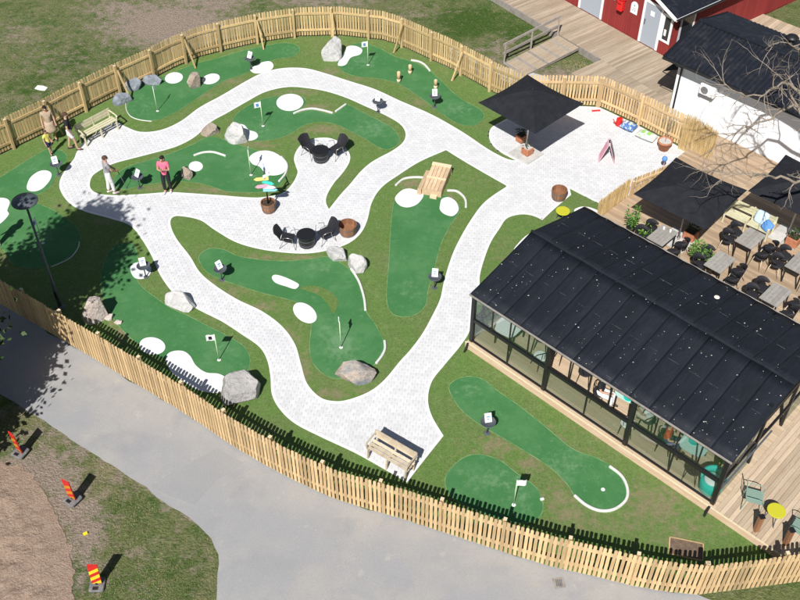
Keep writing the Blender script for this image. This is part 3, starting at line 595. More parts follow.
# ---------------- lounge chairs and drum tables
def lounge_chair(loc, rz, label):
    t = thing('lounge_chair', label, 'chair', loc, rz, 'black lounge chairs'); t.scale = (.9, .9, .9)
    MB().frame((0, .02, .36), (.25, 0, 0), (0, .25, -.04), (0, .003, .015)).build('seat', 'black_weave', t)
    m = MB(); n = 8
    for i in range(n + 1):
        a = -1 + 2*i/n; x = .27*a; y = -.27 + .07*a*a
        for k, (zz, yy) in enumerate(((.36, 0), (.62, -.12), (.86 - .08*a*a, -.24))):
            m.v += [(x*(1 + .08*k), y + yy, zz), (x*(1 + .08*k), y + yy - .018, zz)]
    for i in range(n):
        for k in range(2):
            a, b2 = 6*i + 2*k, 6*(i + 1) + 2*k; m.f += [(a, b2, b2 + 2, a + 2), (a + 1, a + 3, b2 + 3, b2 + 1)]
        a, b2 = 6*i + 4, 6*i + 10; m.f.append((a, b2, b2 + 1, a + 1))
    m.build('backrest', 'black_weave', t)
    for s in (-1, 1):
        MB().tube([(s*.33, -.30, 0), (s*.31, -.12, .38), (s*.33, -.1, .58), (s*.36, .1, .62), (s*.34, .26, .56), (s*.32, .28, .34), (s*.36, .38, 0)], .013, 6).build('leg_frame', 'bare_metal', t, True)
    MB().tube([(-.32, .22, .30), (.32, .22, .30)], .012, 6).build('crossbar', 'bare_metal', t)
def drum_table(loc, label):
    t = thing('drum_table', label, 'table', loc, 0, 'black drum tables')
    b = MB().lathe([(.26, 0), (.285, .03), (.30, .22), (.285, .43), (.27, .46), (.27, .47)], 24).build('drum', 'black_metal', t, True)
    for zz in (.13, .32): MB().lathe([(.296, zz - .012), (.304, zz), (.296, zz + .012)], 24, cap=False).build('hoop', 'dark_metal', b, True)
    MB().lathe([(.33, .471), (.345, .478), (.345, .498), (.33, .505)], 28).build('table_top', 'black_metal', t)
lounge_chair(GT(311, 154.5), R(-130), 'black lounge chair with its back to the bunker, at the round lobe of paving')
lounge_chair(GT(337, 155), R(130), 'black lounge chair facing its twin across the drum in the paved lobe')
drum_table(GT(321, 160), 'black drum table in the round paved lobe')
lounge_chair(GT(288, 244), R(-95), 'black lounge chair on the far side of the drum from the empty barrel')
lounge_chair(GT(326, 239), R(120), 'black lounge chair between a drum table and the empty barrel')
drum_table(GT(307, 244.5), 'black drum table near the empty barrel')
# ---------------- half barrels
def barrel(loc, label, r=.3, h=.48, soil=True, staves=16):
    t = thing('half_barrel', label, 'barrel', loc, random.uniform(0, 1), 'wooden half barrels')
    sm = MB(); a = math.pi/staves*.96
    prof = [(r*.84, 0), (r*.97, h*.5), (r, h)]
    for r0, z in prof: sm.v += [(r0*math.cos(-a), r0*math.sin(-a), z), (r0*math.cos(a), r0*math.sin(a), z), ((r0 - .028)*math.cos(a), (r0 - .028)*math.sin(a), z), ((r0 - .028)*math.cos(-a), (r0 - .028)*math.sin(-a), z)]
    for i in range(2):
        o = 4*i; sm.f += [(o + k, o + (k + 1) % 4, o + 4 + (k + 1) % 4, o + 4 + k) for k in range(4)]
    sm.f += [(8, 9, 10, 11), (3, 2, 1, 0)]; me = sm.mesh('stave', 'brown_wood')
    for k in range(staves): link('stave', me, t, None, (0, 0, 2*math.pi*k/staves))
    for zz in (.2, .78):
        rr_ = r*(.84 + .16*zz) + .012; MB().lathe([(rr_, h*zz - .018), (rr_ + .004, h*zz), (rr_, h*zz + .018)], 24, cap=False).build('hoop', 'dark_metal', t)
    MB().lathe([(.01, h*(.8 if soil else .35)), (r*.86, h*(.8 if soil else .35)), (r*.86, h*(.78 if soil else .33))], 20).build('soil' if soil else 'barrel_floor', 'soil' if soil else 'brown_wood', t)
    return t
barrel(GT(348, 233), 'empty brown half barrel near the lounge chairs', .34, .42, False)
barrel(GT(558.5, 198), 'brown half barrel at the bare edge of the plaza', .30, .42, False)
bb = GT(269, 210.5); barrel(bb, 'soil filled half barrel carrying the arrow signpost', .28, .42)
t = thing('signpost', 'black signpost with coloured arrow boards rising from a half barrel', 'signpost', bb + Vector((0, 0, .34)))
MB().tube([(0, 0, -.1), (0, 0, 1.66)], .03, 8).build('post', 'black_metal', t, True)
for zz, yw, mt, ln, sd in ((1.60, 1.9, 'flag_blue', .40, 1), (1.18, .15, 'yel_orange', .52, -1), (1.02, -.35, 'teal', .42, 1), (.86, .25, 'pink', .5, -1), (.80, -.1, 'pale_pink', .44, 1), (.66, .05, 'sky_blue', .5, 1), (1.30, .8, 'white_plastic', .3, 1)):
    m = MB(); h = .065; a = [(-.12*sd, -h), (ln*.62*sd, -h), ((ln*.62 + .1)*sd, 0), (ln*.62*sd, h), (-.12*sd, h)]
    m.add([(x, -.045, z) for x, z in a] + [(x, -.030, z) for x, z in a], [tuple(range(5)), tuple(range(5, 10))[::-1]] + [(i, 5 + i, 5 + (i + 1) % 5, (i + 1) % 5) for i in range(5)])
    o = m.build('arrow_board', mt, t); o.location = (0, 0, zz); o.rotation_euler = (-.25, 0, yw)
# ---------------- wooden ramp obstacle
M['raw_pine'] = pm('raw pine board', (.50, .35, .21), .8, [((.60, .46, .31), 3, .4, .65), ((.36, .23, .13), 7, .55, .8)], orand=.14, stretch=(5, 1, 5))
rb = GT(431.5, 196); t = thing('plank_ramp', 'raw pine plank ramp with a side shelf at the head of the straight green', 'ramp', rb, R(-17))
W_, L_, h0, h1 = .74, 1.5, .26, .42
for k in range(5):
    m = MB(); x = -W_/2 + W_*(k + .5)/5
    m.frame((x, .04 + L_/2, (h0 + h1)/2), (W_/10 - .006, 0, 0), (0, L_/2, (h1 - h0)/2), (0, -.004, .014)); m.build('plank', 'raw_pine', t)
for s in (-1, 1):
    m = MB(); pr = [(0.03, 0), (L_, 0), (L_, h1 - .02), (.03, h0 - .02)]; xs = (s*(W_/2 - .012) - .012, s*(W_/2 - .012) + .012)
    m.add([(xs[0], y, z) for y, z in pr] + [(xs[1], y, z) for y, z in pr], [(0, 1, 2, 3), (7, 6, 5, 4)] + [(i, 4 + i, 4 + (i + 1) % 4, (i + 1) % 4) for i in range(4)]); m.build('side_board', 'raw_pine', t)
MB().box((0, .012, h0/2 + .01), (W_ + .02, .028, h0 + .02)).build('front_board', 'raw_pine', t)
MB().box((0, L_ + .016, h1/2), (W_ + .02, .028, h1)).build('rear_board', 'raw_pine', t)
MB().frame((0, .04 + L_*.42, h0 + (h1 - h0)*.42 + .035), (W_/2 + .01, 0, 0), (0, .035, .004), (0, -.002, .018)).build('batten', 'cut', t)
MB().frame((0, .04 + L_*.93, h0 + (h1 - h0)*.93 + .03), (W_/2 + .01, 0, 0), (0, .08, .008), (0, -.002, .014)).build('top_board', 'cut', t)
MB().box((-W_/2 - .1, .55, .13), (.16, 1.25, .26)).build('side_shelf', 'raw_pine', t)
MB().box((.1, -.08, .05), (.26, .16, .1)).build('step_block', 'cut', t)
# ---------------- three posts on the far green
for (px, py, h), lb in zip(((398.7, 82, .5), (410, 73.5, .42), (435.5, 88.5, .42)), ('short round timber post nearest the far boulder green', 'short round timber post at the end of the white edging board', 'short round timber post behind the number one sign')):
    t = thing('timber_post', lb, 'post', GT(px, py), 0, 'short posts on the green')
    MB().lathe([(.075, .14), (.075, h), (.06, h + .01)], 14).build('log', 'fence', t, True); MB().lathe([(.085, 0), (.085, .16), (.075, .165)], 14).build('pale_sleeve', 'cut', t, True); MB().lathe([(.06, h + .0105), (.058, h + .014)], 14).build('cut_top', 'cut', t)
# ---------------- garden benches
def bench(loc, rz, label, mat, L=1.55):
    t = thing('garden_bench', label, 'bench', loc, rz, 'garden benches')
    for k in range(3): MB().box((0, -.16 + .135*k, .44), (L, .095, .025)).build('seat_slat', mat, t)
    for k in range(3):
        z = .55 + .105*k; MB().frame((0, .235 + .09*(z - .5), z), (L/2, 0, 0), (0, .011, -.001), (0, .004, .045)).build('back_slat', mat, t)
    for s in (-1, 0, 1):
        x = s*(L/2 - .07)
        m = MB().bar((x, -.2, .43), (x, -.24, 0), .05, .06); m.build('leg', mat, t)
        MB().bar((x, .18, 0), (x, .265, .80), .045, .05).build('back_leg', mat, t); MB().bar((x, -.22, .415), (x, .22, .415), .05, .04).build('seat_bearer', mat, t)
        if s:
            MB().tube([(x + s*.05, .26, .70), (x + s*.05, .02, .69), (x + s*.05, -.22, .66), (x + s*.05, -.27, .60)], .03, 6).build('armrest', mat, t); MB().bar((x + s*.05, -.22, .65), (x + s*.03, -.22, .42), .04).build('arm_post', mat, t)
    return t
b0, b1 = GT(91, 144.5), GT(115, 131.5); d = b1 - b0
bench((b0 + b1)/2 + Vector((-d.y, d.x, 0)).normalized()*.24, math.atan2(d.y, d.x), 'cream slatted garden bench at the outer bend of the path', 'bench', 1.7)
b0, b1 = GT(371, 460), GT(402, 478.5); d = b1 - b0
bench((b0 + b1)/2 + Vector((-d.y, d.x, 0)).normalized()*.24, math.atan2(d.y, d.x), 'bleached garden bench on the square end of the path', 'bench_white', 1.48)
# ---------------- street lamp
lb = G(60.7, 307.5, .02); t = thing('street_lamp', 'tall thin street lamp with a flat round head, beside the front fence', 'street lamp', lb)
MB().lathe([(.16, 0), (.16, .02), (.10, .03), (.08, .1)], 16).build('base_plate', 'dark_metal', t, True)
MB().tube([(0, 0, .02), (0, 0, 1.15), (0, 0, 1.2), (0, 0, 4.5)], [.07, .065, .045, .035], 12).build('pole', 'dark_metal', t, True)
hd = MB().lathe([(.05, 4.44), (.30, 4.55), (.40, 4.6), (.405, 4.62), (.38, 4.66), (.12, 4.71), (.02, 4.72)], 32).build('lamp_head', 'dark_metal', t, True)
MB().lathe([(.24, 4.515), (.26, 4.53)], 24).build('lens', 'white_plastic', hd)
MB().box((0, -.075, .62), (.07, .02, .32)).build('hatch', 'black_metal', t)
# ---------------- roadwork marker panels
M['mk_red'] = pm('marker red', (.58, .025, .02), .5, [((.42, .02, .02), 8, .5, .7)]); M['mk_yel'] = pm('marker yellow', (.80, .60, .03), .5, [((.6, .42, .03), 8, .5, .7)]); M['mk_or'] = pm('faded marker amber', (.55, .22, .02), .6)
def marker(px, py, rz, label, yel, lean=0, prz=0):
    t = thing('marker_panel', label, 'road marker', G(px, py, .06 if px < 90 else 0), rz, 'roadwork marker panels')
    bs = MB().prism([(-.17, -.21), (.17, -.21), (.2, -.18), (.2, .18), (.17, .21), (-.17, .21), (-.2, .18), (-.2, -.18)], 0, .08).build('base_block', 'grey_plastic', t); bevel(bs, .02)
    MB().box((-.02, -.13, .085), (.14, .08, .03)).build('grip', 'black_metal', bs)
    W2, Hh = .13, .92; pz = .12
    p = MB(); p.box((0, 0, pz + Hh/2), (W2*2, .03, Hh)); pn = p.build('panel', 'mk_red', t); pn.rotation_euler = (lean, .07, prz)
    for sy in (-1, 1):
        for k in range(4):
            z0 = -.16 + k*.30
            q = [(-W2, z0), (W2, z0 + .2*1), (W2, z0 + .35), (-W2, z0 + .15)]
            q = [(x, max(.0, min(Hh - .14, z))) for x, z in q]
            if max(z for x, z in q) - min(z for x, z in q) < .06: continue
            m = MB(); m.add([(x, sy*.018, pz + z) for x, z in q] + [(x, sy*.0155, pz + z) for x, z in q], [(0, 1, 2, 3), (7, 6, 5, 4)] + [(i, 4 + i, 4 + (i + 1) % 4, (i + 1) % 4) for i in range(4)])
            o = m.build('stripe', yel, t); o.rotation_euler = (lean, .07, prz)
    MB().box((0, 0, .11), (.06, .05, .1)).build('socket', 'black_metal', t)
marker(97.5, 585.5, R(3), 'bright red and yellow striped marker panel on a grey base, beside the sand', 'mk_yel')
marker(73, 500, R(-33), 'tilted red and amber marker panel, the middle one of three', 'mk_or', .05, R(5))
marker(20.5, 453, R(-25), 'faded dark red marker panel nearest the tree shadow', 'mk_or', .05, R(-15))
for px, py, lb in ((85.5, 534, 'tiny yellow litter scrap on the bare soil between marker panels'),):
    o = MB().box((0, 0, .02), (.12, .08, .04), .5).build('litter', 'mk_yel', off=None); o.location = G(px, py); tag(o, lb, 'litter')
m = MB(); m.add([(-.25, -.13, .03), (.0, -.15, .07), (.25, -.1, .02), (.24, .12, .03), (0, .14, .06), (-.26, .1, .04), (-.25, -.13, .0), (.0, -.15, .0), (.25, -.1, 0), (.24, .12, 0), (0, .14, 0), (-.26, .1, 0)], [(0, 1, 4, 5), (1, 2, 3, 4), (11, 10, 9, 8, 7, 6)] + [(i, (i + 1) % 6 + 0, 6 + (i + 1) % 6, 6 + i)[::-1] for i in range(6)])
o = m.build('paper', 'white_plastic'); o.location = G(41.5, 88.5); o.rotation_euler = (0, 0, -.35); tag(o, 'crumpled sheet of white paper lying on the meadow grass', 'paper')
# small soil bed in a timber frame behind the front fence
M['bare_soil'] = pm('bare brown soil', (.15, .10, .07), 1, [((.22, .16, .11), 7, .45, .7)], bump=.8, bscale=30)
sb = G(686, 549, .02); t = thing('soil_bed', 'small brown soil bed in a pale timber frame behind the front fence', 'soil bed', sb, R(-14))
MB().box((0, 0, .008), (.86, .5, .016)).build('soil', 'bare_soil', t)
for a, b_ in (((-.45, .27), (.45, .27)), ((.45, .27), (.45, -.27)), ((.45, -.27), (-.45, -.27)), ((-.45, -.27), (-.45, .27))): MB().bar((*a, .015), (*b_, .015), .03, .03).build('frame_board', 'fence_old', t)
# ---------------- A board, sacks, can, sapling pot, scrap
ab = G(606.5, 160, .038); t = thing('a_board', 'pink folding pavement sign standing open on the plaza', 'pavement sign', ab, R(80))
for s in (-1, 1):
    p = MB(); p.frame((0, s*.17, .45), (.26, 0, 0), (0, .008, -s*.003*0), (0, -s*.15, .45)); o = p.build('panel', 'pale_pink', t)
    q = MB(); q.frame((0, s*.17 + s*.014, .48), (.2, 0, 0), (0, .003, 0), (0, -s*.1, .3)); q.build('poster', 'pink' if s > 0 else 'black_metal', o)
MB().box((0, 0, .9), (.2, .05, .03)).build('hinge', 'black_metal', t)
def sack(px, py, L, W, Hh, rz, c1, c2, label):
    bm = bmesh.new(); bmesh.ops.create_grid(bm, x_segments=14, y_segments=10, size=1)
    vs = [v.co.copy() for v in bm.verts]; fs = [[v.index for v in f.verts] for f in bm.faces]; bm.free(); m = MB()
    for sgn in (1, -1):
        m.add([(v.x*L/2, v.y*W/2, Hh/2 + sgn*Hh/2*((1 - abs(v.x)**3)*(1 - abs(v.y)**3))**.5*(1 + .15*noise.noise((v.x*3, v.y*3, px)))) for v in vs], [f if sgn > 0 else f[::-1] for f in fs])
    t = thing('sack', label, 'sack', G(px, py, .04), rz); o = m.build('bag', c1, t, True)
    for x0, w3, cc in ((-.2, .16, c2), (.12, .2, c2)):
        q = MB(); q.frame((x0*L, 0, Hh + .002), (w3*L/2, 0, 0), (0, W*.22, 0), (0, 0, .004)); q.build('printed_panel', cc, t)
M['bag_blue'] = pm('blue printed bag', (.07, .16, .38), .6, [((.55, .6, .65), 9, .5, .62), ((.03, .10, .14), 13, .55, .7)]); M['bag_white'] = pm('white printed bag', (.58, .60, .57), .6, [((.22, .42, .16), 8, .55, .64), ((.45, .44, .42), 5, .5, .7)])
sack(628, 129, .62, .5, .3, R(-40), 'bag_blue', 'bag_white', 'blue and white printed sack against the picket fence')
M['lime'] = pm('lime print', (.25, .5, .12), .7)
sack(646, 138.5, .8, .5, .28, R(-38), 'bag_white', 'lime', 'green and white printed sack beside the potted sapling')
t = thing('watering_can', 'red watering can standing by the picket fence', 'watering can', G(618.5, 125, .04), R(200))
MB().lathe([(.13, 0), (.14, .02), (.12, .3), (.115, .32), (.10, .30)], 16).build('can', 'red', t, True)
MB().tube([(.1, 0, .08), (.22, 0, .2), (.3, 0, .36)], [.03, .022, .018], 8).build('spout', 'red', t, True); MB().tube([(-.12, 0, .05), (-.2, 0, .15), (-.15, 0, .3), (0, 0, .40), (.1, 0, .3)], .013, 6).build('handle', 'red', t, True)
o = MB().box((0, 0, .02), (.36, .07, .04)).build('red_plank', 'red'); o.location = G(596, 111, .04); o.rotation_euler = (0, 0, .1); tag(o, 'short red plank lying by the fence corner post', 'plank')
pp = G(663.5, 149, .04); t = thing('sapling_pot', 'round terracotta pot with a thin bare sapling by the fence', 'potted plant', pp)
MB().lathe([(.2, 0), (.27, .34), (.30, .34), (.30, .42), (.26, .42), (.25, .36), (.01, .36)], 20).build('pot', 'terracotta', t, True)
MB().lathe([(.01, .375), (.245, .372), (.245, .36)], 18).build('soil', 'concrete', t)
m = MB(); m.tube([(0, 0, .35), (.02, 0, .9), (0, .02, 1.5)], [.018, .014, .006], 6)
for k in range(14):
    a = random.uniform(0, 6.3); z = random.uniform(.8, 1.4); m.tube([(0, 0, z), (.16*math.cos(a), .16*math.sin(a), z + .2), (.24*math.cos(a), .24*math.sin(a), z + .42)], [.006, .004, .002], 4)
m.build('stem', 'bark', t)
# pink spotted figure behind the parasol edge: a small balloon on a stick
t = thing('balloon', 'small dark blue balloon on a pink stick near the low picket fence', 'balloon', G(662, 171, .038))
MB().tube([(0, 0, 0), (.02, 0, .5)], .012, 6).build('stick', 'pink', t); bl = MB().lathe([(.01, .46), (.08, .5), (.11, .58), (.09, .66), (.03, .71), (.005, .715)], 14).build('ball', 'flag_blue', t, True)
MB().lathe([(.9, 0)], 3) if 0 else None
# ---------------- big square parasol on the plaza
def parasol(c, rz, half, zc, ztop, label, group='square parasols'):
    t = thing('square_parasol', label, 'parasol', c, rz, group)
    MB().tube([(0, 0, 0), (0, 0, ztop - .03 - c.z)], .032, 10).build('pole', 'bare_metal', t, True)
    ze, zt = zc - c.z, ztop - c.z; n = 10
    def canopy(h0, h1, z0, z1, nm, sag):
        m = MB()
        for i in range(n + 1):
            f = i/n; r = h1 + (h0 - h1)*f
            for k in range(4):
                a0 = Vector(((1, 1, 0), (-1, 1, 0), (-1, -1, 0), (1, -1, 0))[k]); a1 = Vector(((-1, 1, 0), (-1, -1, 0), (1, -1, 0), (1, 1, 0))[k])
                for j in range(8):
                    g = j/8; p = a0.lerp(a1, g)*r; e = 4*g*(1 - g)
                    zz = z1 + (z0 - z1)*(f**1.06) - sag*e*f - .0
                    ins = 1 - .035*e*f; m.v.append((p.x*ins, p.y*ins, zz))
        for i in range(n):
            for k in range(32): m.f.append((i*32 + k, i*32 + (k + 1) % 32, (i + 1)*32 + (k + 1) % 32, (i + 1)*32 + k))
        m.f.append(tuple(range(32))[::-1]); o = m.build(nm, 'canvas', t)
        s = o.modifiers.new('thick', 'SOLIDIFY'); s.thickness = .006; return o
    cv = canopy(half, half*.22, ze, zt - .10, 'canopy', .05)
    canopy(half*.36, .02, zt - .20, zt, 'vent_cap', .02)
    for sx, sy in ((1, 1), (-1, 1), (-1, -1), (1, -1)):
        MB().bar((0, 0, zt - .12), (sx*half*.97, sy*half*.97, ze - .025), .025, .02).build('rib', 'dark_metal', t)
        MB().bar((sx*.03, sy*.03, zt - .85), (sx*half*.5, sy*half*.5, (zt - .12 + ze)/2 - .03), .018, .015).build('strut', 'dark_metal', t)
    MB().lathe([(.02, zt), (.05, zt + .02), (.03, zt + .06), (.0, zt + .07)], 10).build('finial', 'black_metal', t, True)
    return t
def slab_base(c, rz, label):
    t = thing('slab_base', label, 'parasol base', c, rz, 'parasol bases of four slabs')
    for sx in (-1, 1):
        for sy in (-1, 1): o = MB().box((sx*.255, sy*.255, .03), (.5, .5, .06)).build('slab', 'concrete', t); bevel(o, .006)
    MB().lathe([(.06, .06), (.06, .2), (.045, .2)], 12).build('socket', 'bare_metal', t)
def leaves(m, c, n, rad, h, lw=.05, ll=.14, rs=random):
    c = Vector(c)
    for _ in range(n):
        a = rs.uniform(0, 6.283); r = rad*math.sqrt(rs.random()); z = h*rs.random()
        p = c + Vector((r*math.cos(a), r*math.sin(a), z)); d = Vector((math.cos(a + rs.uniform(-.7, .7)), math.sin(a + rs.uniform(-.7, .7)), rs.uniform(-.2, 1.1))).normalized()
        s = d.cross(Vector((rs.uniform(-.3, .3), rs.uniform(-.3, .3), 1))).normalized(); l = ll*rs.uniform(.6, 1.3); w2 = lw*rs.uniform(.6, 1.2)
        m.add([p, p + d*l*.5 + s*w2/2, p + d*l - Vector((0, 0, l*.2)), p + d*l*.5 - s*w2/2], [(0, 1, 2, 3)])
def box_planter(c, rz, label, s=.36, leafy=True):
    t = thing('box_planter', label, 'planter', c, rz, 'square terracotta planters')
    o = MB().prism([(-s/2, -s/2), (s/2, -s/2), (s/2, s/2), (-s/2, s/2)], 0, s*.85).build('box', 'terracotta', t); bevel(o, .02)
    MB().box((0, 0, s*.85 + .004), (s*.84, s*.84, .01)).build('soil', 'concrete' if not leafy else 'soil', t)
    m = MB(); leaves(m, (0, .05, s*.85), 60 if leafy else 18, s*.4, .22); m.build('foliage', 'dark_leaf', t)
pc_ = Vector((5.03, 32.53, .038)); prz = R(44)
parasol(pc_ + Vector((0, 0, .06)), prz, 1.43, 2.42, 3.02, 'large charcoal square parasol open over the plaza')
slab_base(pc_ + Vector((.0, -.05, .001)), prz, 'four concrete slabs under the large plaza parasol')
box_planter(G(527, 153.5, .10), R(40), 'terracotta planter on the bare corner of the plaza parasol slabs', .36, False)
box_planter(G(521, 140.5, .10), R(40), 'terracotta planter with dark leaves in the shade of the plaza parasol', .34)
# ================================================================ PAVILION, DECKS, HOUSES
OA = G(471, 294, 2.4); OA.z = 0
UU = Vector((math.cos(A_U), math.sin(A_U), 0)); VV = Vector((-UU.y, UU.x, 0))
def UV(u, v, z=0): return OA + UU*u + VV*v + Vector((0, 0, z))
DZ = .30
def plank_field(name, u0, u1, v0, v1, z, along, mat, kind_mat=None, wd=.14, frame=None, parent=None, seed=1, jl=(2.2, 4.2)):
    """deck boards as boxes with open joints, joined as one part of the deck"""
    rs = random.Random(seed); f = frame or UV; m = MB()
    a0, a1, b0, b1 = (u0, u1, v0, v1) if along == 'u' else (v0, v1, u0, u1)
    k = b0
    while k < b1 - .02:
        e = min(k + wd, b1) - .007; s = a0
        while s < a1 - .01:
            q = min(a1, s + rs.uniform(*jl)); q = a1 if a1 - q < .6 else q
            c = [(s, k), (q - .004, k), (q - .004, e), (s, e)]
            c = [f(*(p if along == 'u' else p[::-1]), z) for p in c]; dz = Vector((0, 0, rs.uniform(-.002, .002)))
            if along != 'u': c = c[::-1]
            dn = Vector((0, 0, -.028)); m.add([p + dz for p in c] + [p + dn for p in c], [(0, 1, 2, 3), (0, 4, 5, 1), (1, 5, 6, 2), (2, 6, 7, 3), (3, 7, 4, 0)]); s = q
        k += wd
    o = m.build(name, mat, parent); o['kind'] = 'stuff'; return o
def ubox(m, u0, u1, v0, v1, z0, z1):
    c = UV((u0 + u1)/2, (v0 + v1)/2, (z0 + z1)/2); return m.frame(c, UU*(u1 - u0)/2, VV*(v1 - v0)/2, (0, 0, (z1 - z0)/2))
m = MB(); ubox(m, 0, 17, -.06, 5.95, .0, DZ - .035); ubox(m, -.55, 17, 5.951, 15.6, .0, DZ - .035); DECK = struct(m.build('deck', 'beam_grey'))
M['deck_pale'] = pm('pale beige floor boards', (.46, .345, .23), .8, [((.53, .42, .30), .6, .4, .65), ((.36, .25, .16), 3, .58, .8)], world=True, stretch=(1.5, 14, 4, A_U), island=.1, bump=.2, bscale=10)
plank_field('deck_board', 0, 9.2, -.06, 5.95, DZ, 'u', 'deck_pale', parent=DECK, seed=2)
plank_field('deck_board', 9.2, 17, -.06, 5.95, DZ, 'v', 'deck_v', parent=DECK, seed=3)
plank_field('deck_board', -.55, 17, 5.95, 15.6, DZ, 'u', 'deck', parent=DECK, seed=4)
M['skirt'] = pm('pale pine skirting', (.55, .38, .26), .8, [((.62, .48, .36), 2, .4, .65), ((.42, .26, .16), 5, .55, .8)], world=True, stretch=(1, 10, 6, A_U))
for z0, z1, p in ((.01, .14, .0), (.145, .275, .004)):
    m = MB(); ubox(m, -.03, 17, -.085 - p, -.061, z0, z1); m.build('skirt_board', 'skirt', DECK)
m = MB(); ubox(m, -.03, 17, -.105, -.06, .278, .302); m.build('skirt_cap', 'cut', DECK)
# ---------------- pavilion
PV = thing('glass_pavilion', 'glass sided pavilion with a black pitched roof on the wooden deck', 'pavilion', UV(0, 0, 0))
def pvb(m, name, mat, parent=PV): return m.build(name, mat, parent, off=PV.location) if parent is PV else m.build(name, mat, parent, off=PV.location)
LU, WV, ZE, ZR = 9.14, 5.84, 2.40, 3.13
cu = [.10, 3.05, 6.08, 9.04]
for v in (.07, WV - .1):
    for u in cu:
        m = MB(); ubox(m, u - .06, u + .06, v - .06, v + .06, DZ if v > 1 else DZ, ZE - .06); c = pvb(m, 'column', 'black_metal')
    m = MB(); ubox(m, .04, LU - .04, v - .07, v + .07, ZE - .13, ZE - .03); pvb(m, 'eave_beam', 'black_metal')
for u, in ((.10,), (9.04,)):
    m = MB(); m.bar(UV(u, -.1, DZ + .02), UV(u, -.26, 0), .06); pvb(m, 'foot_stay', 'black_metal')
# front glazing: lower panes, mid rail, upper panes with slim bars
for i in range(3):
    a, b = cu[i] + .06, cu[i + 1] - .06; v = .07
    m = MB(); ubox(m, a, b, v - .045, v + .045, 1.24, 1.35); pvb(m, 'mid_rail', 'black_metal')
    m = MB(); ubox(m, a, b, v - .03, v + .03, DZ + .003, DZ + .05); pvb(m, 'bottom_rail', 'black_metal')
    mu = (a + b)/2
    m = MB(); ubox(m, mu - .022, mu + .022, v - .02, v + .02, DZ + .05, 1.24); pvb(m, 'mullion', 'black_metal')
    for a2, b2 in ((a, mu - .022), (mu + .022, b)):
        m = MB(); ubox(m, a2, b2, v - .004, v + .004, DZ + .05, 1.24); pvb(m, 'pane', 'glass')
    for k in (1, 2, 3):
        uu = a + (b - a)*k/4; m = MB(); ubox(m, uu - .018, uu + .018, v - .02, v + .02, 1.35, ZE - .13); pvb(m, 'mullion', 'black_metal')
    if i != 1:
        for k in range(4):
            a2, b2 = a + (b - a)*k/4 + .018, a + (b - a)*(k + 1)/4 - .018; m = MB(); ubox(m, a2, b2, v - .004, v + .004, 1.35, ZE - .13); pvb(m, 'pane', 'glass')
# gable ends
for u, ng in ((.10, 1), (9.04, -1)):
    for v in (2.0, 3.9):
        m = MB(); ubox(m, u - .04, u + .04, v - .04, v + .04, DZ, 2.95 if v == 2.0 else 2.8); pvb(m, 'gable_post', 'black_metal')
    for z in (1.28, ZE - .08):
        m = MB(); ubox(m, u - .035, u + .035, .13, WV - .16, z - .04, z + .04); pvb(m, 'gable_rail', 'black_metal')
    for a, b in ((.13, 1.96), (2.04, 3.86), (3.94, WV - .16)):
        if ng > 0 or b < 2.0 or a > 3:
            m = MB(); ubox(m, u - .004, u + .004, a, b, DZ + .02, 1.24); pvb(m, 'pane', 'glass')
        if ng > 0 or b < 2:
            m = MB(); ubox(m, u - .004, u + .004, a, b, 1.32, ZE - .13); pvb(m, 'pane', 'glass')
    if ng < 0:
        for a, b in ((.15, .95), (.95, 1.95)):
            m = MB(); m.bar(UV(u, a, 1.3), UV(u, b, ZE - .12), .03); m.bar(UV(u, b, 1.3), UV(u, a, ZE - .12), .03); pvb(m, 'lattice_bar', 'black_metal')
        m = MB(); m.bar(UV(u + .05, .1, 1.0), UV(u + .05, 2.9, 1.0), .05); pvb(m, 'hand_rail', 'dark_metal')
for u in (.12, 9.02):
    for a, b in (((.0, ZE - .05), (2.92, ZR - .05)), ((2.92, ZR - .05), (WV, ZE - .05))):
        m = MB(); m.bar(UV(u, *a), UV(u, *b), .08); pvb(m, 'rafter', 'black_metal')
# roof panels, arched a little between their seams
NP = 14
rs = random.Random(3)
for side in (0, 1):
    for k in range(NP):
        u0, u1 = LU*k/NP - (.03 if k == 0 else 0), LU*(k + 1)/NP + (.03 if k == NP - 1 else 0); m = MB(); nu, nv = 10, 8
        for j in range(nv + 1):
            f = j/nv
            for i in range(nu + 1):
                g = i/nu; v = 2.92*f if side == 0 else WV - 2.92*f
                z = ZE + (ZR - ZE)*f + .024*math.sin(math.pi*g)**1.6 + .008*noise.noise((u0*2 + g, v*1.2, side)) - .02*math.sin(math.pi*f) + (.014 if abs(f - .55) < .01 else 0)
                m.v.append(UV(u0 + (u1 - u0)*g, v + (-.03 if (j == 0 and side == 0) else .03 if j == 0 else 0), z))
        n = nu + 1
        for j in range(nv):
            for i in range(nu):
                q = (j*n + i, j*n + i + 1, (j + 1)*n + i + 1, (j + 1)*n + i); m.f.append(q if side == 0 else q[::-1])
        m.v = [tuple(p) for p in m.v]; o = pvb(m, 'roof_panel', 'roof'); s = o.modifiers.new('thick', 'SOLIDIFY'); s.thickness = .03; s.offset = -1
        for p_ in o.data.polygons: p_.use_smooth = True
m = MB(); m.tube([UV(x, 2.92, ZR + .015 + .012*math.sin(x*4)) for x in np.linspace(-.03, LU + .03, 40)], .05, 8); pvb(m, 'ridge_cap', 'roof')
for v, s in ((-.045, -1), (WV + .045, 1)):
    m = MB(); m.bar(UV(-.03, v, ZE - .01), UV(LU + .03, v, ZE - .01), .035, .05); pvb(m, 'gutter', 'beam_grey')
m = MB(); rs = random.Random(11)
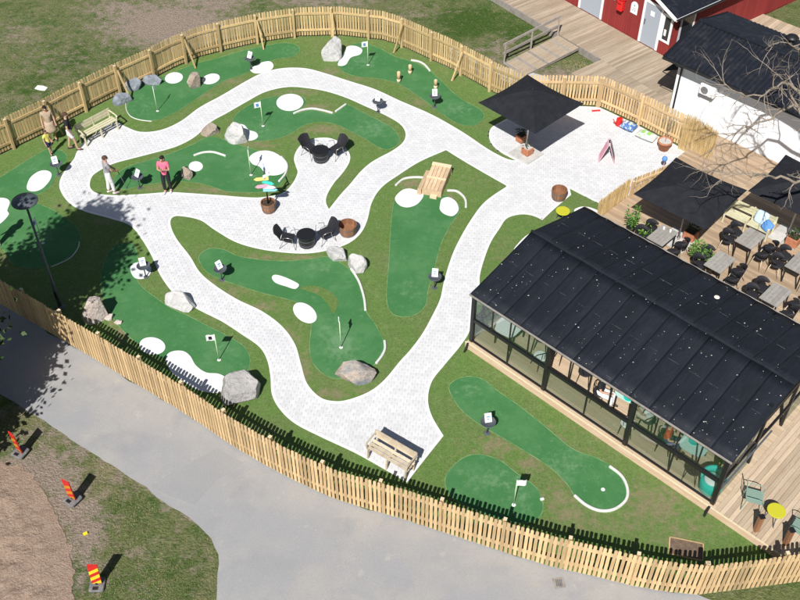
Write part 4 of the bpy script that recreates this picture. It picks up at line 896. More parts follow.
for _ in range(430):
    u, f, sd = rs.uniform(0, LU), rs.random(), rs.random()
    if noise.noise((u*.7, f*2.5, sd > .68)) < rs.uniform(-.5, .35): continue
    v = 2.92*f if sd < .68 else WV - 2.92*f; g = (u*NP/LU) % 1
    p = UV(u, v, ZE + (ZR - ZE)*f + .024*math.sin(math.pi*g)**1.6 - .02*math.sin(math.pi*f) + .014); r = rs.choice([.007, .008, .009, .011, .013, .017, .024]) ; a0 = rs.random()*6; st = rs.uniform(.5, 1)
    m.add([p + Vector((r*math.cos(a0 + t*1.2566), r*st*math.sin(a0 + t*1.2566), rs.uniform(0, .008))) for t in range(5)], [(0, 1, 2, 3, 4)])
tag(m.build('fallen_petals', 'petal'), 'white petals scattered over the black pavilion roof', 'petals', kind='stuff')
M['scuff'] = pm('pale scuff', (.06, .065, .075), .8, [((.02, .02, .026), 10, .45, .6)], world=True)
m = MB()
for k in range(NP):                                   # torn pale tape ends along the front eave
    for j in range(4):
        u = LU*(k + .5)/NP + rs.uniform(-.2, .2); v = rs.uniform(.05, .16); p = UV(u, v, ZE + .25*v + .018); a = rs.uniform(-.2, .2)
        m.frame(p, UU*rs.uniform(.03, .09), (VV + Vector((0, 0, .25)))*.009, (0, 0, .002))
    for sd in (0, 1):
        u = LU*(k + .5)/NP; f = .55; v = 2.92*f if sd == 0 else WV - 2.92*f
        m.frame(UV(u + rs.uniform(-.05, .05), v, ZE + (ZR - ZE)*f + .01), UU*rs.uniform(.1, .2), VV*.006, (0, 0, .006))
o = m.build('worn_tape', 'scuff', PV, off=PV.location); o['kind'] = 'stuff'
o = MB().lathe([(.07, 0), (.085, .015), (.06, .025), (.01, .03)], 14).build('roof_cap', 'litter', PV); o.location = UV(5.65, WV - .95, ZE + .25) - PV.location

# ---------------- deck furniture
def dining_chair():
    t = thing('dining_chair', 'x', 'chair', (0, 0, 0), 0, 'black dining chairs on the deck')
    m = MB(); m.lathe([(.20, .43), (.235, .445), (.235, .465), (.20, .475)], 16); m.v = [(x, y*.95, z) for x, y, z in m.v]; m.build('seat', 'black_weave', t, True)
    m = MB(); n = 14
    for i in range(n + 1):
        a = R(-20) + R(220)*i/n; c_, s_ = math.cos(a), -math.sin(a); k = abs(i - n/2)/(n/2); top = .80 - .16*k*k
        for r, z in ((.235, .46 + .14*k), (.29, top), (.275, top), (.22, .47 + .14*k)): m.v.append((r*c_, r*s_*.95 + .0, z))
    for i in range(n):
        a, b2 = 4*i, 4*i + 4; m.f += [(a + k, b2 + k, b2 + (k + 1) % 4, a + (k + 1) % 4) for k in range(4)]
    m.f += [(0, 1, 2, 3), (4*n + 3, 4*n + 2, 4*n + 1, 4*n)]; m.build('backrest', 'black_weave', t, True)
    for sx in (-1, 1):
        for sy in (-1, 1): MB().tube([(sx*.15, sy*.15, .44), (sx*.25, sy*.24, 0)], [.014, .011], 6).build('leg', 'bench_white', t, True)
    return t
CH0 = dining_chair(); ch_used = [False]
def place_chair(loc, rz, label):
    if not ch_used[0]: ch_used[0] = True; c = CH0; c.location = loc; c.rotation_euler = (0, 0, rz); c['label'] = label
    else: c = clone(CH0, None, loc, rz, label)
def deck_table(u, v, label, chlabel, white=False):
    t = thing('deck_table', label, 'table', UV(u, v, DZ), A_U, 'grey tables on the deck')
    for k in range(5): MB().box((-.33 + .132*(k + .5), 0, .735), (.126, 1.0, .03)).build('top_board', 'table_top', t)
    for sx in (-1, 1):
        for sy in (-1, 1): MB().box((sx*.27, sy*.43, .36), (.04, .04, .72)).build('leg', 'black_metal', t)
    MB().box((0, 0, .70), (.56, .9, .03)).build('underframe', 'black_metal', t)
    for s in (-1, 1):
        for dv in (-.26, .27):
            place_chair(UV(u + s*random.uniform(.56, .66), v + dv + random.uniform(-.04, .04), DZ), A_U + R(90)*s + random.uniform(-.15, .15), 'black dining chair at the table %s, %s, nearer %s' % (chlabel, 'plaza side' if s < 0 else 'away from plaza', 'white wall' if dv > 0 else 'the pavilion'))
deck_table(4.32, 9.97, 'grey board table beside the cream sofa bench', 'by the sofa bench')
deck_table(4.2, 8.15, 'grey board table next to the taller leafy plant', 'by the taller plant')
deck_table(2.02, 7.97, 'grey board table between the reed screen and the half shaded parasol', 'by the reed screen')
deck_table(6.36, 8.03, 'grey board table alone against the pavilion roof edge, without plants', 'without any plants')
deck_table(6.2, 10.0, 'grey board table in front of the terracotta planter', 'before the planter')
place_chair(UV(.75, 7.0, DZ), A_U + 1.2, 'single black dining chair turned towards the leafy plants')
# napkins / cups on a table
for k, (du, dv) in enumerate(((-.15, .3), (.1, .33))):
    o = MB().lathe([(.035, 0), (.04, .09), (.034, .09), (.03, .01)], 10).build('cup', 'white_plastic'); o.location = UV(2.02 + du, 7.97 + dv, DZ + .751); tag(o, ('white cup at the plaza side of the table by the reed screen', 'white cup at the planter side of the table by the reed screen')[k], 'cup', 'white cups on the table')
# parasols on the deck
pl1 = Vector((9.98, 26.98, DZ)); pl2 = Vector((13.95, 27.15, DZ))
for c, lb, lb2 in ((pl1, 'black square parasol touching the low picket fence', 'slabs under the parasol by the low picket fence'), (pl2, 'black square parasol in front of the white wall', 'slabs under the parasol in front of the white wall')):
    parasol(c + Vector((0, 0, .061)), A_U + R(2), 1.40, 2.5, 2.98, lb); slab_base(c, A_U, lb2)
box_planter(G(690, 238, DZ + .06), A_U, 'terracotta planter under the parasol by the low picket fence', .42)
box_planter(G(792, 244, DZ + .06), A_U, 'terracotta planter with leaves under the parasol by the white wall', .42)
# cream sofa bench with cushions
t = thing('sofa_bench', 'cream slatted sofa bench on the deck with cushions on one seat', 'sofa bench', UV(3.62, 11.25, DZ), A_U + .05)
for s in (-1, 1):
    for k in range(4): MB().box((s*.42, -.2 + .12*k, .36), (.78, .1, .03)).build('seat_slat', 'bench', t)
    for k in range(3): MB().box((s*.42, .27 + .02*k, .48 + .11*k), (.78, .03, .09)).build('back_slat', 'bench', t)
for x in (-.84, 0, .84):
    MB().box((x, -.24, .25), (.06, .06, .5)).build('leg', 'bench', t); MB().box((x, .3, .4), (.06, .06, .8)).build('back_leg', 'bench', t)
    if x: MB().box((x, .02, .53), (.08, .6, .04)).build('armrest', 'bench', t)
def cushion(loc, rot, mat, label, s=.45):
    bm = bmesh.new(); bmesh.ops.create_uvsphere(bm, u_segments=16, v_segments=10, radius=1)
    for v in bm.verts:
        x, y, z = v.co; e = lambda q: math.copysign(abs(q)**.5, q); v.co = (e(x)*s/2, e(y)*s/2, z*.09)
    me = bpy.data.meshes.new('cushion'); bm.to_mesh(me); bm.free(); me.materials.append(M[mat]); me.polygons.foreach_set('use_smooth', [True]*len(me.polygons))
    tag(link('cushion', me, None, loc, rot), label, 'cushion')
M['pale_blue'] = pm('pale blue cloth', (.48, .62, .74), .9)
cushion(UV(3.62 + .35, 11.42, DZ + .6), (R(65), 0, A_U), 'pale_blue', 'pale blue cushion leaning on the sofa bench back', .5); cushion(UV(3.62 + .72, 11.2, DZ + .55), (R(55), .2, A_U - .3), 'flag_blue', 'dark blue cushion beside the pale one on the sofa bench', .4)
# leafy plants behind the pavilion
def leafy(px, py, z, h, n, label, seed):
    rs_ = random.Random(seed); t = thing('leafy_plant', label, 'potted plant', G(px, py, z), 0, 'leafy plants along the pavilion')
    MB().lathe([(.13, 0), (.17, .25), (.18, .27), (.15, .26), (.01, .22)], 14).build('pot', 'black_metal', t, True)
    m = MB(); st = MB()
    for k in range(7):
        a = rs_.uniform(0, 6.28); tip = Vector((.22*math.cos(a), .22*math.sin(a), .25 + h*rs_.uniform(.7, 1))); st.tube([(0, 0, .2), tip*.6, tip], [.008, .006, .003], 4)
        for i in range(n//7):
            f = rs_.uniform(.35, 1); leaves(m, tip*f + Vector((0, 0, -.05)), 1, .05, .05, .055, .17, rs_)
    st.build('stem', 'dark_leaf', t); m.build('foliage', 'leaf', t)
leafy(630, 232, DZ, .85, 160, 'tall bright leafy plant beside the reed screen', 1); leafy(643, 242, DZ, .5, 110, 'low bright leafy plant between the reed screen and a table', 2)
leafy(694, 264, DZ, .8, 150, 'taller leafy plant at the roof edge beside a table', 3); leafy(709, 272, DZ, .55, 120, 'spreading leafy plant at the roof edge under a table corner', 4)
# reed screens
def reeds(name, label, a, b, z, h, n, seed, thick=.1, fray=.12):
    rs_ = random.Random(seed); t = thing(name, label, 'reed screen', Vector((a.x, a.y, z)), 0); m = MB(); d = Vector((b.x - a.x, b.y - a.y, 0)); nn = Vector((-d.y, d.x, 0)).normalized()
    for k in range(n):
        p = d*rs_.random() + nn*rs_.uniform(-thick/2, thick/2); hh = h + rs_.uniform(-fray, fray); lean = Vector((rs_.uniform(-.06, .06), rs_.uniform(-.06, .06), 0))*(.5 + fray*3)
        m.tube([p, p + lean*.4 + Vector((0, 0, hh*.5)), p + lean + Vector((0, 0, hh))], [.009, .008, .005], 4, False)
    o = m.build('reeds', 'reed', t); o['kind'] = 'stuff'
    for zz in (.25, .75): MB().bar(Vector((0, 0, h*zz)), d + Vector((0, 0, h*zz)), .02, .02).build('tie_wire', 'dark_metal', t)
reeds('reed_screen', 'straight reed screen behind the pavilion, beside the bright leafy plants', UV(-.62, 7.9), UV(-.58, 9.75), .0, 1.1, 420, 1, .04, .05)
reeds('reed_screen', 'shaggy dry reed screen at the end of the fence by the white wall', G(680, 148), G(708, 164), .02, 1.42, 900, 2, .3, .2)
# green chairs, yellow table, posts at the front of the deck
def green_chair(u, v, rz, label):
    t = thing('slat_chair', label, 'chair', UV(u, v, DZ), rz, 'sage green slatted chairs')
    for k in range(7): MB().box((-.2 + .067*k, 0, .44), (.05, .44, .016)).build('seat_slat', 'green_metal', t)
    for k in range(2): MB().box((0, -.25 - .04*k, .62 + .16*k), (.46, .015, .05)).build('back_slat', 'green_metal', t)
    for s in (-1, 1):
        MB().tube([(s*.24, -.3, .85), (s*.24, -.22, .44), (s*.24, -.27, 0)], .014, 6).build('back_leg', 'green_metal', t); MB().tube([(s*.24, -.26, .64), (s*.25, .1, .64), (s*.24, .22, .6), (s*.24, .24, 0)], .013, 6).build('front_leg', 'green_metal', t)
green_chair(9.85, .75, A_U + R(-65), 'sage green slatted chair nearest the pavilion corner post'); green_chair(11.25, .72, A_U + R(95), 'sage green slatted chair on the far side of the yellow table')
def round_table(c, label, r, h, mat, legm='dark_metal'):
    t = thing('round_table', label, 'table', c, .4)
    MB().lathe([(r - .02, h - .03), (r, h - .025), (r, h - .005), (r - .02, h)], 24).build('table_top', mat, t)
    for k in range(3): a = 2.1*k; MB().tube([(r*.5*math.cos(a), r*.5*math.sin(a), h - .03), (r*.9*math.cos(a), r*.9*math.sin(a), 0)], .014, 6).build('leg', legm, t)
round_table(UV(10.52, .7, DZ), 'yellow round metal table between two sage green chairs', .25, .52, 'yellow')
round_table(G(561.5, 221, .02), 'yellow round side table on the turf behind the pavilion', .26, .5, 'yellow')
for u, v, lb in ((10.36, .12, 'short brown timber post at the deck edge beside the sage chair'), (11.15, .3, 'short brown timber post at the deck edge by the fence')):
    t = thing('timber_post', lb, 'post', UV(u, v, DZ)); o = MB().box((0, 0, .34), (.12, .12, .68), .2).build('shaft', 'brown_wood', t); MB().box((0, 0, .685), (.15, .15, .02), .2).build('cap', 'black_metal', t)
# ---------------- inside the pavilion
def inner_table(u, v, label, w_, l_, mat):
    t = thing('pavilion_table', label, 'table', UV(u, v, DZ), A_U + .1)
    o = MB().prism([(w_/2*math.copysign(abs(math.cos(a))**.5, math.cos(a)), l_/2*math.copysign(abs(math.sin(a))**.5, math.sin(a))) for a in np.linspace(0, 6.283, 24, endpoint=False)], .72, .75).build('table_top', mat, t)
    for sx in (-1, 1):
        for sy in (-1, 1): MB().bar((sx*w_*.36, sy*l_*.36, 0), (sx*w_*.36, sy*l_*.36, .72), .045).build('leg', 'black_metal', t)
def side_chair(u, v, rz, label, seat, frame='black_metal'):
    t = thing('pavilion_chair', label, 'chair', UV(u, v, DZ), rz, 'chairs inside the pavilion')
    o = MB().lathe([(.2, .43), (.225, .44), (.225, .46), (.2, .47)], 16).build('seat', seat, t)
    MB().tube([(.21*math.cos(a), -.21*math.sin(a), .45 + .35*math.sin(a)**.5) for a in np.linspace(.05, math.pi - .05, 12)], .014, 6).build('back_hoop', frame, t, True)
    for x in (-.1, 0, .1): MB().tube([(x, -.19, .46), (x, -.21, .78)], .008, 5).build('back_rod', frame, t)
    for sx in (-1, 1):
        for sy in (-1, 1): MB().tube([(sx*.14, sy*.14, .44), (sx*.2, sy*.2, 0)], .014, 6).build('leg', frame, t)
inner_table(.95, .95, 'white topped table in the pavilion corner with no one at it', .8, 1.1, 'white_plastic')
inner_table(5.3, 1.35, 'mint topped table in the pavilion between seated guests', .8, 1.0, 'mint')
inner_table(7.75, 1.0, 'mint topped table in the pavilion near the guest in red', .8, .9, 'mint')
side_chair(1.9, 1.4, A_U + 2, 'bare black hoop chair between the white table and the white seat', 'black_weave'); side_chair(2.35, .75, A_U + R(70), 'hoop chair with a white seat beside the pavilion glass', 'white_plastic'); side_chair(2.75, 1.45, A_U + 1, 'hoop chair with a white seat further inside the pavilion', 'white_plastic')
side_chair(3.75, 1.2, A_U - R(70), 'black hoop chair beside the second pavilion column', 'black_weave'); side_chair(4.3, 1.6, A_U - 2.6, 'sage seated hoop chair behind the guest in black', 'green_metal')
side_chair(8.15, .35, A_U + R(10), 'black hoop chair with its back to the glass near the turquoise armchair', 'black_weave'); side_chair(8.6, 1.3, A_U + 2.2, 'black hoop chair at the pavilion gable end', 'black_weave'); side_chair(5.85, .45, A_U + .3, 'white seated hoop chair between two seated guests', 'white_plastic')
for k, (u, v) in enumerate(((5.15, 1.15), (5.42, 1.0))):
    o = MB().lathe([(.02, 0), (.12, .006), (.15, .025), (.145, .03), (.11, .012), (.01, .01)], 18).build('bowl', 'turquoise', None, True); o.location = UV(u, v, DZ + .751); tag(o, 'shallow turquoise bowl on the mint table, nearer the guest in ' + ('black', 'white')[k], 'bowl', 'turquoise bowls')
o = MB().lathe([(.02, 0), (.12, .006), (.15, .025), (.145, .03), (.11, .012), (.01, .01)], 18).build('bowl', 'turquoise', None, True); o.location = UV(7.7, .95, DZ + .751); tag(o, 'turquoise bowl on the table near the guest in red', 'bowl')
t = thing('tub_armchair', 'bright turquoise tub armchair with a white cushion by the corner column', 'armchair', UV(8.72, .42, DZ), A_U + R(20))
MB().lathe([(.27, .0), (.32, .06), (.33, .38), (.30, .42), (.02, .42)], 22).build('base', 'turquoise', t, True)
m = MB(); n = 16
for i in range(n + 1):
    a = R(200)*i/n - R(10); c_, s_ = math.cos(a), math.sin(a); h = .70 - .1*abs(i - n/2)/(n/2)
    m.v += [(.33*c_, .33*s_, .36), (.36*c_, .36*s_, h), (.29*c_, .29*s_, h), (.27*c_, .27*s_, .36)]
for i in range(n): a, b2 = 4*i, 4*i + 4; m.f += [(a + k, a + (k + 1) % 4, b2 + (k + 1) % 4, b2 + k) for k in range(4)]
m.f += [(3, 2, 1, 0), (4*n, 4*n + 1, 4*n + 2, 4*n + 3)]; m.build('back_shell', 'turquoise', t, True)
MB().lathe([(.02, .42), (.22, .43), (.25, .47), (.22, .51), (.02, .52)], 20).build('seat_cushion', 'white_plastic', t, True)

# ---------------- white building with ribbed roof
WB = thing('white_building', 'white rendered building with a black ribbed metal roof behind the deck', 'building', UV(-2.5, 15.62, 0))
u0, u1, v0, v1 = -2.5, 14, 15.62, 19.4; ZW = 3.05; ze, zr, vr = 3.0, 3.6, 17.45
def wbb(m, name, mat, par=WB): return m.build(name, mat, par, off=WB.location)
m = MB(); ubox(m, u0, u1, v0, v0 + .2, 0, ZW - .02); wbb(m, 'wall', 'white_paint'); m = MB(); ubox(m, u0, u1, v1 - .2, v1, 0, ZW); wbb(m, 'wall', 'white_paint')
for u in (u0, u1):
    m = MB(); pr = [(v0 + .2, 0), (v1 - .2, 0), (v1 - .2, ZW - .02), (vr, zr - .08), (v0 + .2, ZW - .02)]; vs = [UV(u + (.003 if u < 0 else -.2), v, z) for v, z in pr] + [UV(u + .2 if u < 0 else u - .003, v, z) for v, z in pr]
    m.add(vs, [tuple(range(5)), tuple(range(5, 10))[::-1]] + [(i, 5 + i, 5 + (i + 1) % 5, (i + 1) % 5) for i in range(5)]); wbb(m, 'gable_wall', 'white_paint')
m = MB(); ubox(m, u0 - .06, u0 + .14, v0 - .015, v0 - .002, .3, ZW - .1); wbb(m, 'corner_board', 'white_plastic')
for (va, za, vb, zb) in ((15.02, ze, vr, zr), (19.9, ze, vr, zr)):
    m = MB(); U0, U1 = u0 - .5, u1 + .4; nn = int((U1 - U0)/.0475)
    for i in range(nn + 1):
        u = U0 + (U1 - U0)*i/nn; h = (.0, .0, .022, .022)[i % 4]; m.v += [tuple(UV(u, va, za + h)), tuple(UV(u, vb, zb + h))]
    for i in range(nn):
        q = (2*i, 2*i + 2, 2*i + 3, 2*i + 1); m.f.append(q if va < vb else q[::-1])
    o = wbb(m, 'roof', 'roof_rib'); s = o.modifiers.new('thick', 'SOLIDIFY'); s.thickness = .03; s.offset = -1
m = MB(); m.bar(UV(u0 - .52, vr, zr + .03), UV(u1 + .4, vr, zr + .03), .22, .04); wbb(m, 'ridge_cap', 'roof_rib')
m = MB(); m.tube([UV(u0 - .5, 14.98, ze - .05), UV(u1, 14.98, ze - .05)], .06, 8); wbb(m, 'gutter', 'black_metal')
m = MB(); ubox(m, u0 - .45, u1, 15.08, 15.11, ze - .16, ze - .02); wbb(m, 'fascia', 'white_paint')
m = MB(); ubox(m, u0 - .45, u1, 15.12, v0, ze - .06, ze - .035); wbb(m, 'soffit', 'white_paint')
m = MB(); m.tube([UV(u0 + .12, 15.0, ze - .08), UV(u0 + .12, 15.1, ze - .2), UV(u0 + .12, v0 - .06, ze - .5), UV(u0 + .12, v0 - .06, .3)], .04, 8); wbb(m, 'downpipe', 'black_metal')
for va, vb in ((15.02, vr), (19.9, vr)):
    m = MB(); m.bar(UV(u0 - .515, va, ze - .04), UV(u0 - .515, vb, zr - .04), .03, .14); wbb(m, 'bargeboard', 'black_metal')
hp = UV(-1.0, 15.43, 2.15); t = thing('heat_pump', 'white heat pump unit mounted high on the white wall', 'heat pump', hp, A_U)
o = MB().box((0, 0, 0), (.66, .28, .45)).build('casing', 'white_plastic', t); bevel(o, .02); MB().lathe([(.15, .0), (.16, .01), (.14, .014), (.02, .014)], 20).build('fan_grille', 'grey_plastic', t)
g = [c for c in t.children if c.name.startswith('fan_grille')][0]; g.rotation_euler = (R(90), 0, 0); g.location = (-.1, -.141, 0)
for s in (-1, 1): MB().bar((s*.25, .18, -.25), (s*.25, -.13, -.25), .03).build('bracket', 'dark_metal', t)
ch = UV(.35, 18.85, 3.25); t = thing('roof_vent', 'round black vent with cowl on the far roof slope', 'roof vent', ch)
MB().lathe([(.14, -.2), (.14, .25), (.13, .25)], 16).build('pipe', 'black_metal', t, True); MB().lathe([(.26, .3), (.27, .32), (.2, .4), (.02, .46)], 18).build('cowl', 'black_metal', t, True)
for k in range(3): a = 2.09*k; MB().bar((.12*math.cos(a), .12*math.sin(a), .24), (.2*math.cos(a), .2*math.sin(a), .33), .02).build('stay', 'black_metal', t)
aw = UV(-2.52, 16.3, 1.9); t = thing('awning', 'small black awning on the gable wall of the white building', 'awning', aw, A_U)
m = MB(); m.add([(0, -.55, .4), (0, .55, .4), (-.75, .6, 0), (-.75, -.6, 0), (0, -.55, .38), (0, .55, .38), (-.75, .6, -.02), (-.75, -.6, -.02)], [(0, 1, 2, 3), (7, 6, 5, 4), (0, 3, 7, 4), (1, 5, 6, 2), (3, 2, 6, 7), (0, 4, 5, 1)]); m.build('canvas', 'canvas', t)
for s in (-1, 1): MB().bar((0, s*.56, -.1), (-.74, s*.6, -.02), .025).build('arm', 'black_metal', t)

# ---------------- red house, boardwalk, ramp with hand rail
A_R = R(-53.0); RU = Vector((math.cos(A_R), math.sin(A_R), 0)); RV = Vector((-RU.y, RU.x, 0)); OR = G(666, 57, .3); OR.z = 0
def RH(u, v, z=0): return OR + RU*u + RV*v + Vector((0, 0, z))
def rbox(m, u0, u1, v0, v1, z0, z1): c = RH((u0 + u1)/2, (v0 + v1)/2, (z0 + z1)/2); return m.frame(c, RU*(u1 - u0)/2, RV*(v1 - v0)/2, (0, 0, (z1 - z0)/2))
HS = thing('red_house', 'red boarded house with white trim and a black roof', 'house', RH(0, 0, 0))
def hb(m, name, mat, par=HS): return m.build(name, mat, par, off=HS.location)
m = MB(); rbox(m, -9, -.06, .06, 12, 0, 2.5); hb(m, 'wall_core', 'red_paint')
bm_ = MB(); bm_.frame((0, 0, 1.27), (.068, 0, 0), (0, .012, 0), (0, 0, 1.2)); bme = bm_.mesh('board', 'red_paint'); bmw = bme
OPEN = [(-1.75, -.42), (-6.5, -3.75)]
for k in range(62):
    u = -.07 - .145*k
    if u < -8.9: break
    o = link('board', bme, HS, RH(u, .045) - HS.location, (0, 0, A_R))
for k in range(60):
    o = link('board', bme, HS, RH(-.045, .1 + .145*k) - HS.location, (0, 0, A_R + R(90)))
m = MB(); rbox(m, -.09, .0, -.0, .09, .1, 2.5); hb(m, 'corner_board', 'red_paint')
# gable triangle above the boarded front
ZG = 2.47; ridge_u, ridge_z = -4.5, 4.3
m = MB(); pr = [(-9, ZG), (0, ZG), (ridge_u, ridge_z - .1)]; vs = [RH(u, .03, z) for u, z in pr] + [RH(u, .1, z) for u, z in pr]; m.add(vs, [(0, 1, 2), (5, 4, 3), (0, 3, 4, 1), (1, 4, 5, 2), (2, 5, 3, 0)]); hb(m, 'gable', 'red_paint')
for ue in (.35, -9.35):
    ze_ = 2.42; m = MB(); vs = [RH(ue, -.3, ze_), RH(ue, 12.3, ze_), RH(ridge_u, 12.3, ridge_z), RH(ridge_u, -.3, ridge_z)]; m.add(vs + [p - Vector((0, 0, .06)) for p in vs], [(0, 1, 2, 3) if ue > 0 else (3, 2, 1, 0), (7, 6, 5, 4), (0, 4, 5, 1), (0, 3, 7, 4)]); hb(m, 'roof', 'roof_rib')
    m = MB(); m.bar(RH(ue, -.31, ze_ - .06), RH(ridge_u, -.31, ridge_z - .06), .03, .16); hb(m, 'bargeboard', 'white_plastic')
m = MB(); m.bar(RH(.36, -.28, 2.34), RH(.36, 12.2, 2.34), .03, .13); hb(m, 'fascia', 'white_plastic'); m = MB(); m.tube([RH(.42, -.3, 2.38), RH(.42, 12.2, 2.38)], .05, 8); hb(m, 'gutter', 'black_metal')
m = MB(); m.tube([RH(.40, .5, 2.34), RH(.05, .5, 2.1), RH(.05, .5, .3)], .035, 8); hb(m, 'downpipe', 'grey_door')
def opening(name, ua, ub, za, zb, mat, handle=False, v=.033, bars=0):
    m = MB(); rbox(m, ua, ub, v - .012, v, za, zb); d = hb(m, name, mat)
    for a, b, c, e in ((ua - .12, ua, za - (.0 if handle else .1), zb + .12), (ub, ub + .12, za - (.0 if handle else .1), zb + .12), (ua, ub, zb, zb + .12), (ua, ub, za - .1, za - .0)):
        if handle and e == za: continue
        m = MB(); rbox(m, a, b, v - .035, v + .0, c, e); m.build('frame', 'white_plastic', d, off=HS.location)
    if handle:
        m = MB(); m.bar(RH(ua + .1, v - .05, za + .95), RH(ua + .1, v - .05, za + 1.2), .03); m.build('handle', 'black_metal', d, off=HS.location)
        m = MB(); rbox(m, ua + .32, ua + .55, v - .016, v - .012, za + 1.45, za + 1.68); m.build('notice', 'white_plastic', d, off=HS.location)
    return d
opening('door', -1.63, -.72, .32, 2.3, 'grey_door', True); opening('window', -.46, -.12, 1.0, 2.1, 'dark_glass'); opening('door', -5.5, -4.2, .32, 2.3, 'grey_door', True)
m = MB(); rbox(m, -.4, -.28, .012, .018, 1.2, 1.5); hb(m, 'window_ornament', 'white_plastic')
m = MB(); m.frame(RH(.012, 1.0, 1.5), RV*.4, RU*.012, (0, 0, .6)); d = hb(m, 'side_window', 'dark_glass')
for a in (-.44, .44): m = MB(); m.frame(RH(.018, 1.0 + a, 1.5), RV*.05, RU*.02, (0, 0, .7)); m.build('frame', 'white_plastic', d, off=HS.location)
m = MB(); m.frame(RH(.012, 8.0, 1.6), RV*.5, RU*.012, (0, 0, .5)); d = hb(m, 'side_window', 'dark_glass')
for a in (-.54, .54): m = MB(); m.frame(RH(.018, 8.0 + a, 1.6), RV*.05, RU*.02, (0, 0, .6)); m.build('frame', 'white_plastic', d, off=HS.location)
# arch sign and red mail box on the front wall
t = thing('arch_sign', 'white arch topped sign on the red house wall', 'sign', RH(-2.25, .02, 1.72), A_R)
m = MB(); pr = [(-.2, -.28), (.2, -.28), (.2, .1)] + [(.2*math.cos(a), .1 + .2*math.sin(a)) for a in np.linspace(.2, 2.94, 9)] + [(-.2, .1)]; n = len(pr); m.add([(x, -.02, z) for x, z in pr] + [(x, 0, z) for x, z in pr], [tuple(range(n)), tuple(range(n, 2*n))[::-1]] + [(i, n + i, n + (i + 1) % n, (i + 1) % n) for i in range(n)]); p = m.build('plate', 'white_plastic', t)
m = MB()
for x, z, w_, h_ in ((0, .12, .07, .1), (0, -.02, .2, .03), (-.07, -.12, .06, .07), (.06, -.12, .06, .07)): m.box((x, -.022, z), (w_, .004, h_))
m.build('printed_mark', 'grey_door', p)
t = thing('mail_box', 'bright red mail box on the red house wall', 'mail box', RH(-2.95, .0, 1.6), A_R)
m = MB(); m.frame((0, -.12, 0), (.16, 0, 0), (0, .11, 0), (0, 0, .26)); o = m.build('body', 'red', t); bevel(o, .03); MB().frame((0, -.14, .3), (.18, 0, 0), (0, .13, -.03), (0, .003, .015)).build('lid', 'red', t); MB().box((0, -.235, .1), (.2, .01, .03)).build('slot', 'black_metal', t)
t = thing('round_plate', 'small round white plate on the wall beside the mail box', 'plate', RH(-3.5, .0, 1.75), A_R); o = MB().lathe([(.01, 0), (.15, 0), (.16, .01), (.01, .02)], 18).build('disc', 'white_plastic', t); o.rotation_euler = (R(90), 0, 0)
# boardwalk
def rframe(u, v, z): return RH(u, v, z)
m = MB(); rbox(m, -14, -.02, -2.45, .0, 0, .26); rbox(m, -1.6, 3.2, -4.3, -2.451, 0, .26); rbox(m, -.019, 3.6, -2.45, .9, 0, .26); BW = struct(m.build('boardwalk', 'beam_grey'))
plank_field('deck_board', -14, -.02, -2.45, -.0, .295, 'v', 'greydeck', wd=.13, frame=rframe, parent=BW, seed=8, jl=(2.4, 2.5)); plank_field('deck_board', -1.6, 3.2, -4.3, -2.455, .293, 'v', 'greydeck', wd=.13, frame=rframe, parent=BW, seed=9); plank_field('deck_board', -.015, 3.6, -2.45, .9, .297, 'v', 'greydeck', wd=.13, frame=rframe, parent=BW, seed=10)
m = MB(); rbox(m, -14, -4.3, -2.52, -2.452, .0, .31); m.build('edge_beam', 'beam_grey', BW); m = MB(); rbox(m, -2.9, -1.65, -2.52, -2.452, .0, .31); m.build('edge_beam', 'beam_grey', BW)
RP_ = thing('wooden_ramp', 'grey board ramp with a hand rail leading up to the boardwalk', 'ramp', RH(-3.6, -4.5, 0))
m = MB(); ua, ub, va, vb = -4.3, -2.95, -5.85, -2.53
for k in range(24):
    f0, f1 = k/24, (k + .94)/24; p = lambda u, f, d=0: RH(u, va + (vb - va)*f, .03 + .26*f - d)
    c = [p(ua, f0), p(ub, f0), p(ub, f1), p(ua, f1)]; q = MB(); q.add(c + [x - Vector((0, 0, .03)) for x in c], [(0, 1, 2, 3), (7, 6, 5, 4), (0, 4, 5, 1), (1, 5, 6, 2), (2, 6, 7, 3), (3, 7, 4, 0)]); q.build('ramp_board', 'beam_grey' if k % 5 == 0 else 'greydeck', RP_, off=RP_.location)
for u in (ua + .03, ub - .03): q = MB(); q.bar(RH(u, va, -.02), RH(u, vb, .2), .06, .12); q.build('stringer', 'beam_grey', RP_, off=RP_.location)
for f in (.02, .5, 1.0): q = MB(); q.bar(RH(ua - .04, va + (vb - va)*f, 0), RH(ua - .04, va + (vb - va)*f, .95 + .26*f), .07); q.build('rail_post', 'beam_grey', RP_, off=RP_.location)
for zz in (.5, .95): q = MB(); q.bar(RH(ua - .04, va - .05, zz), RH(ua - .04, vb + .05, zz + .27), .05, .11); q.build('hand_rail', 'beam_grey', RP_, off=RP_.location)
m = MB(); ubox(m, -4.5, 9, 20.3, 26, 0, .1); RD = struct(m.build('rear_deck', 'beam_grey')); plank_field('deck_board', -4.5, 9, 20.3, 26, .13, 'v', 'deck_v', parent=RD, seed=14)
# paved strip by the ramp foot
struct(sheet('gravel_strip', wpoly([(452, 45), (470, 55), (495, 66), (520, 70), (548, 78), (540, 86), (500, 84), (470, 72), (450, 58)]), .01, 'concrete', None, skirt=.02))
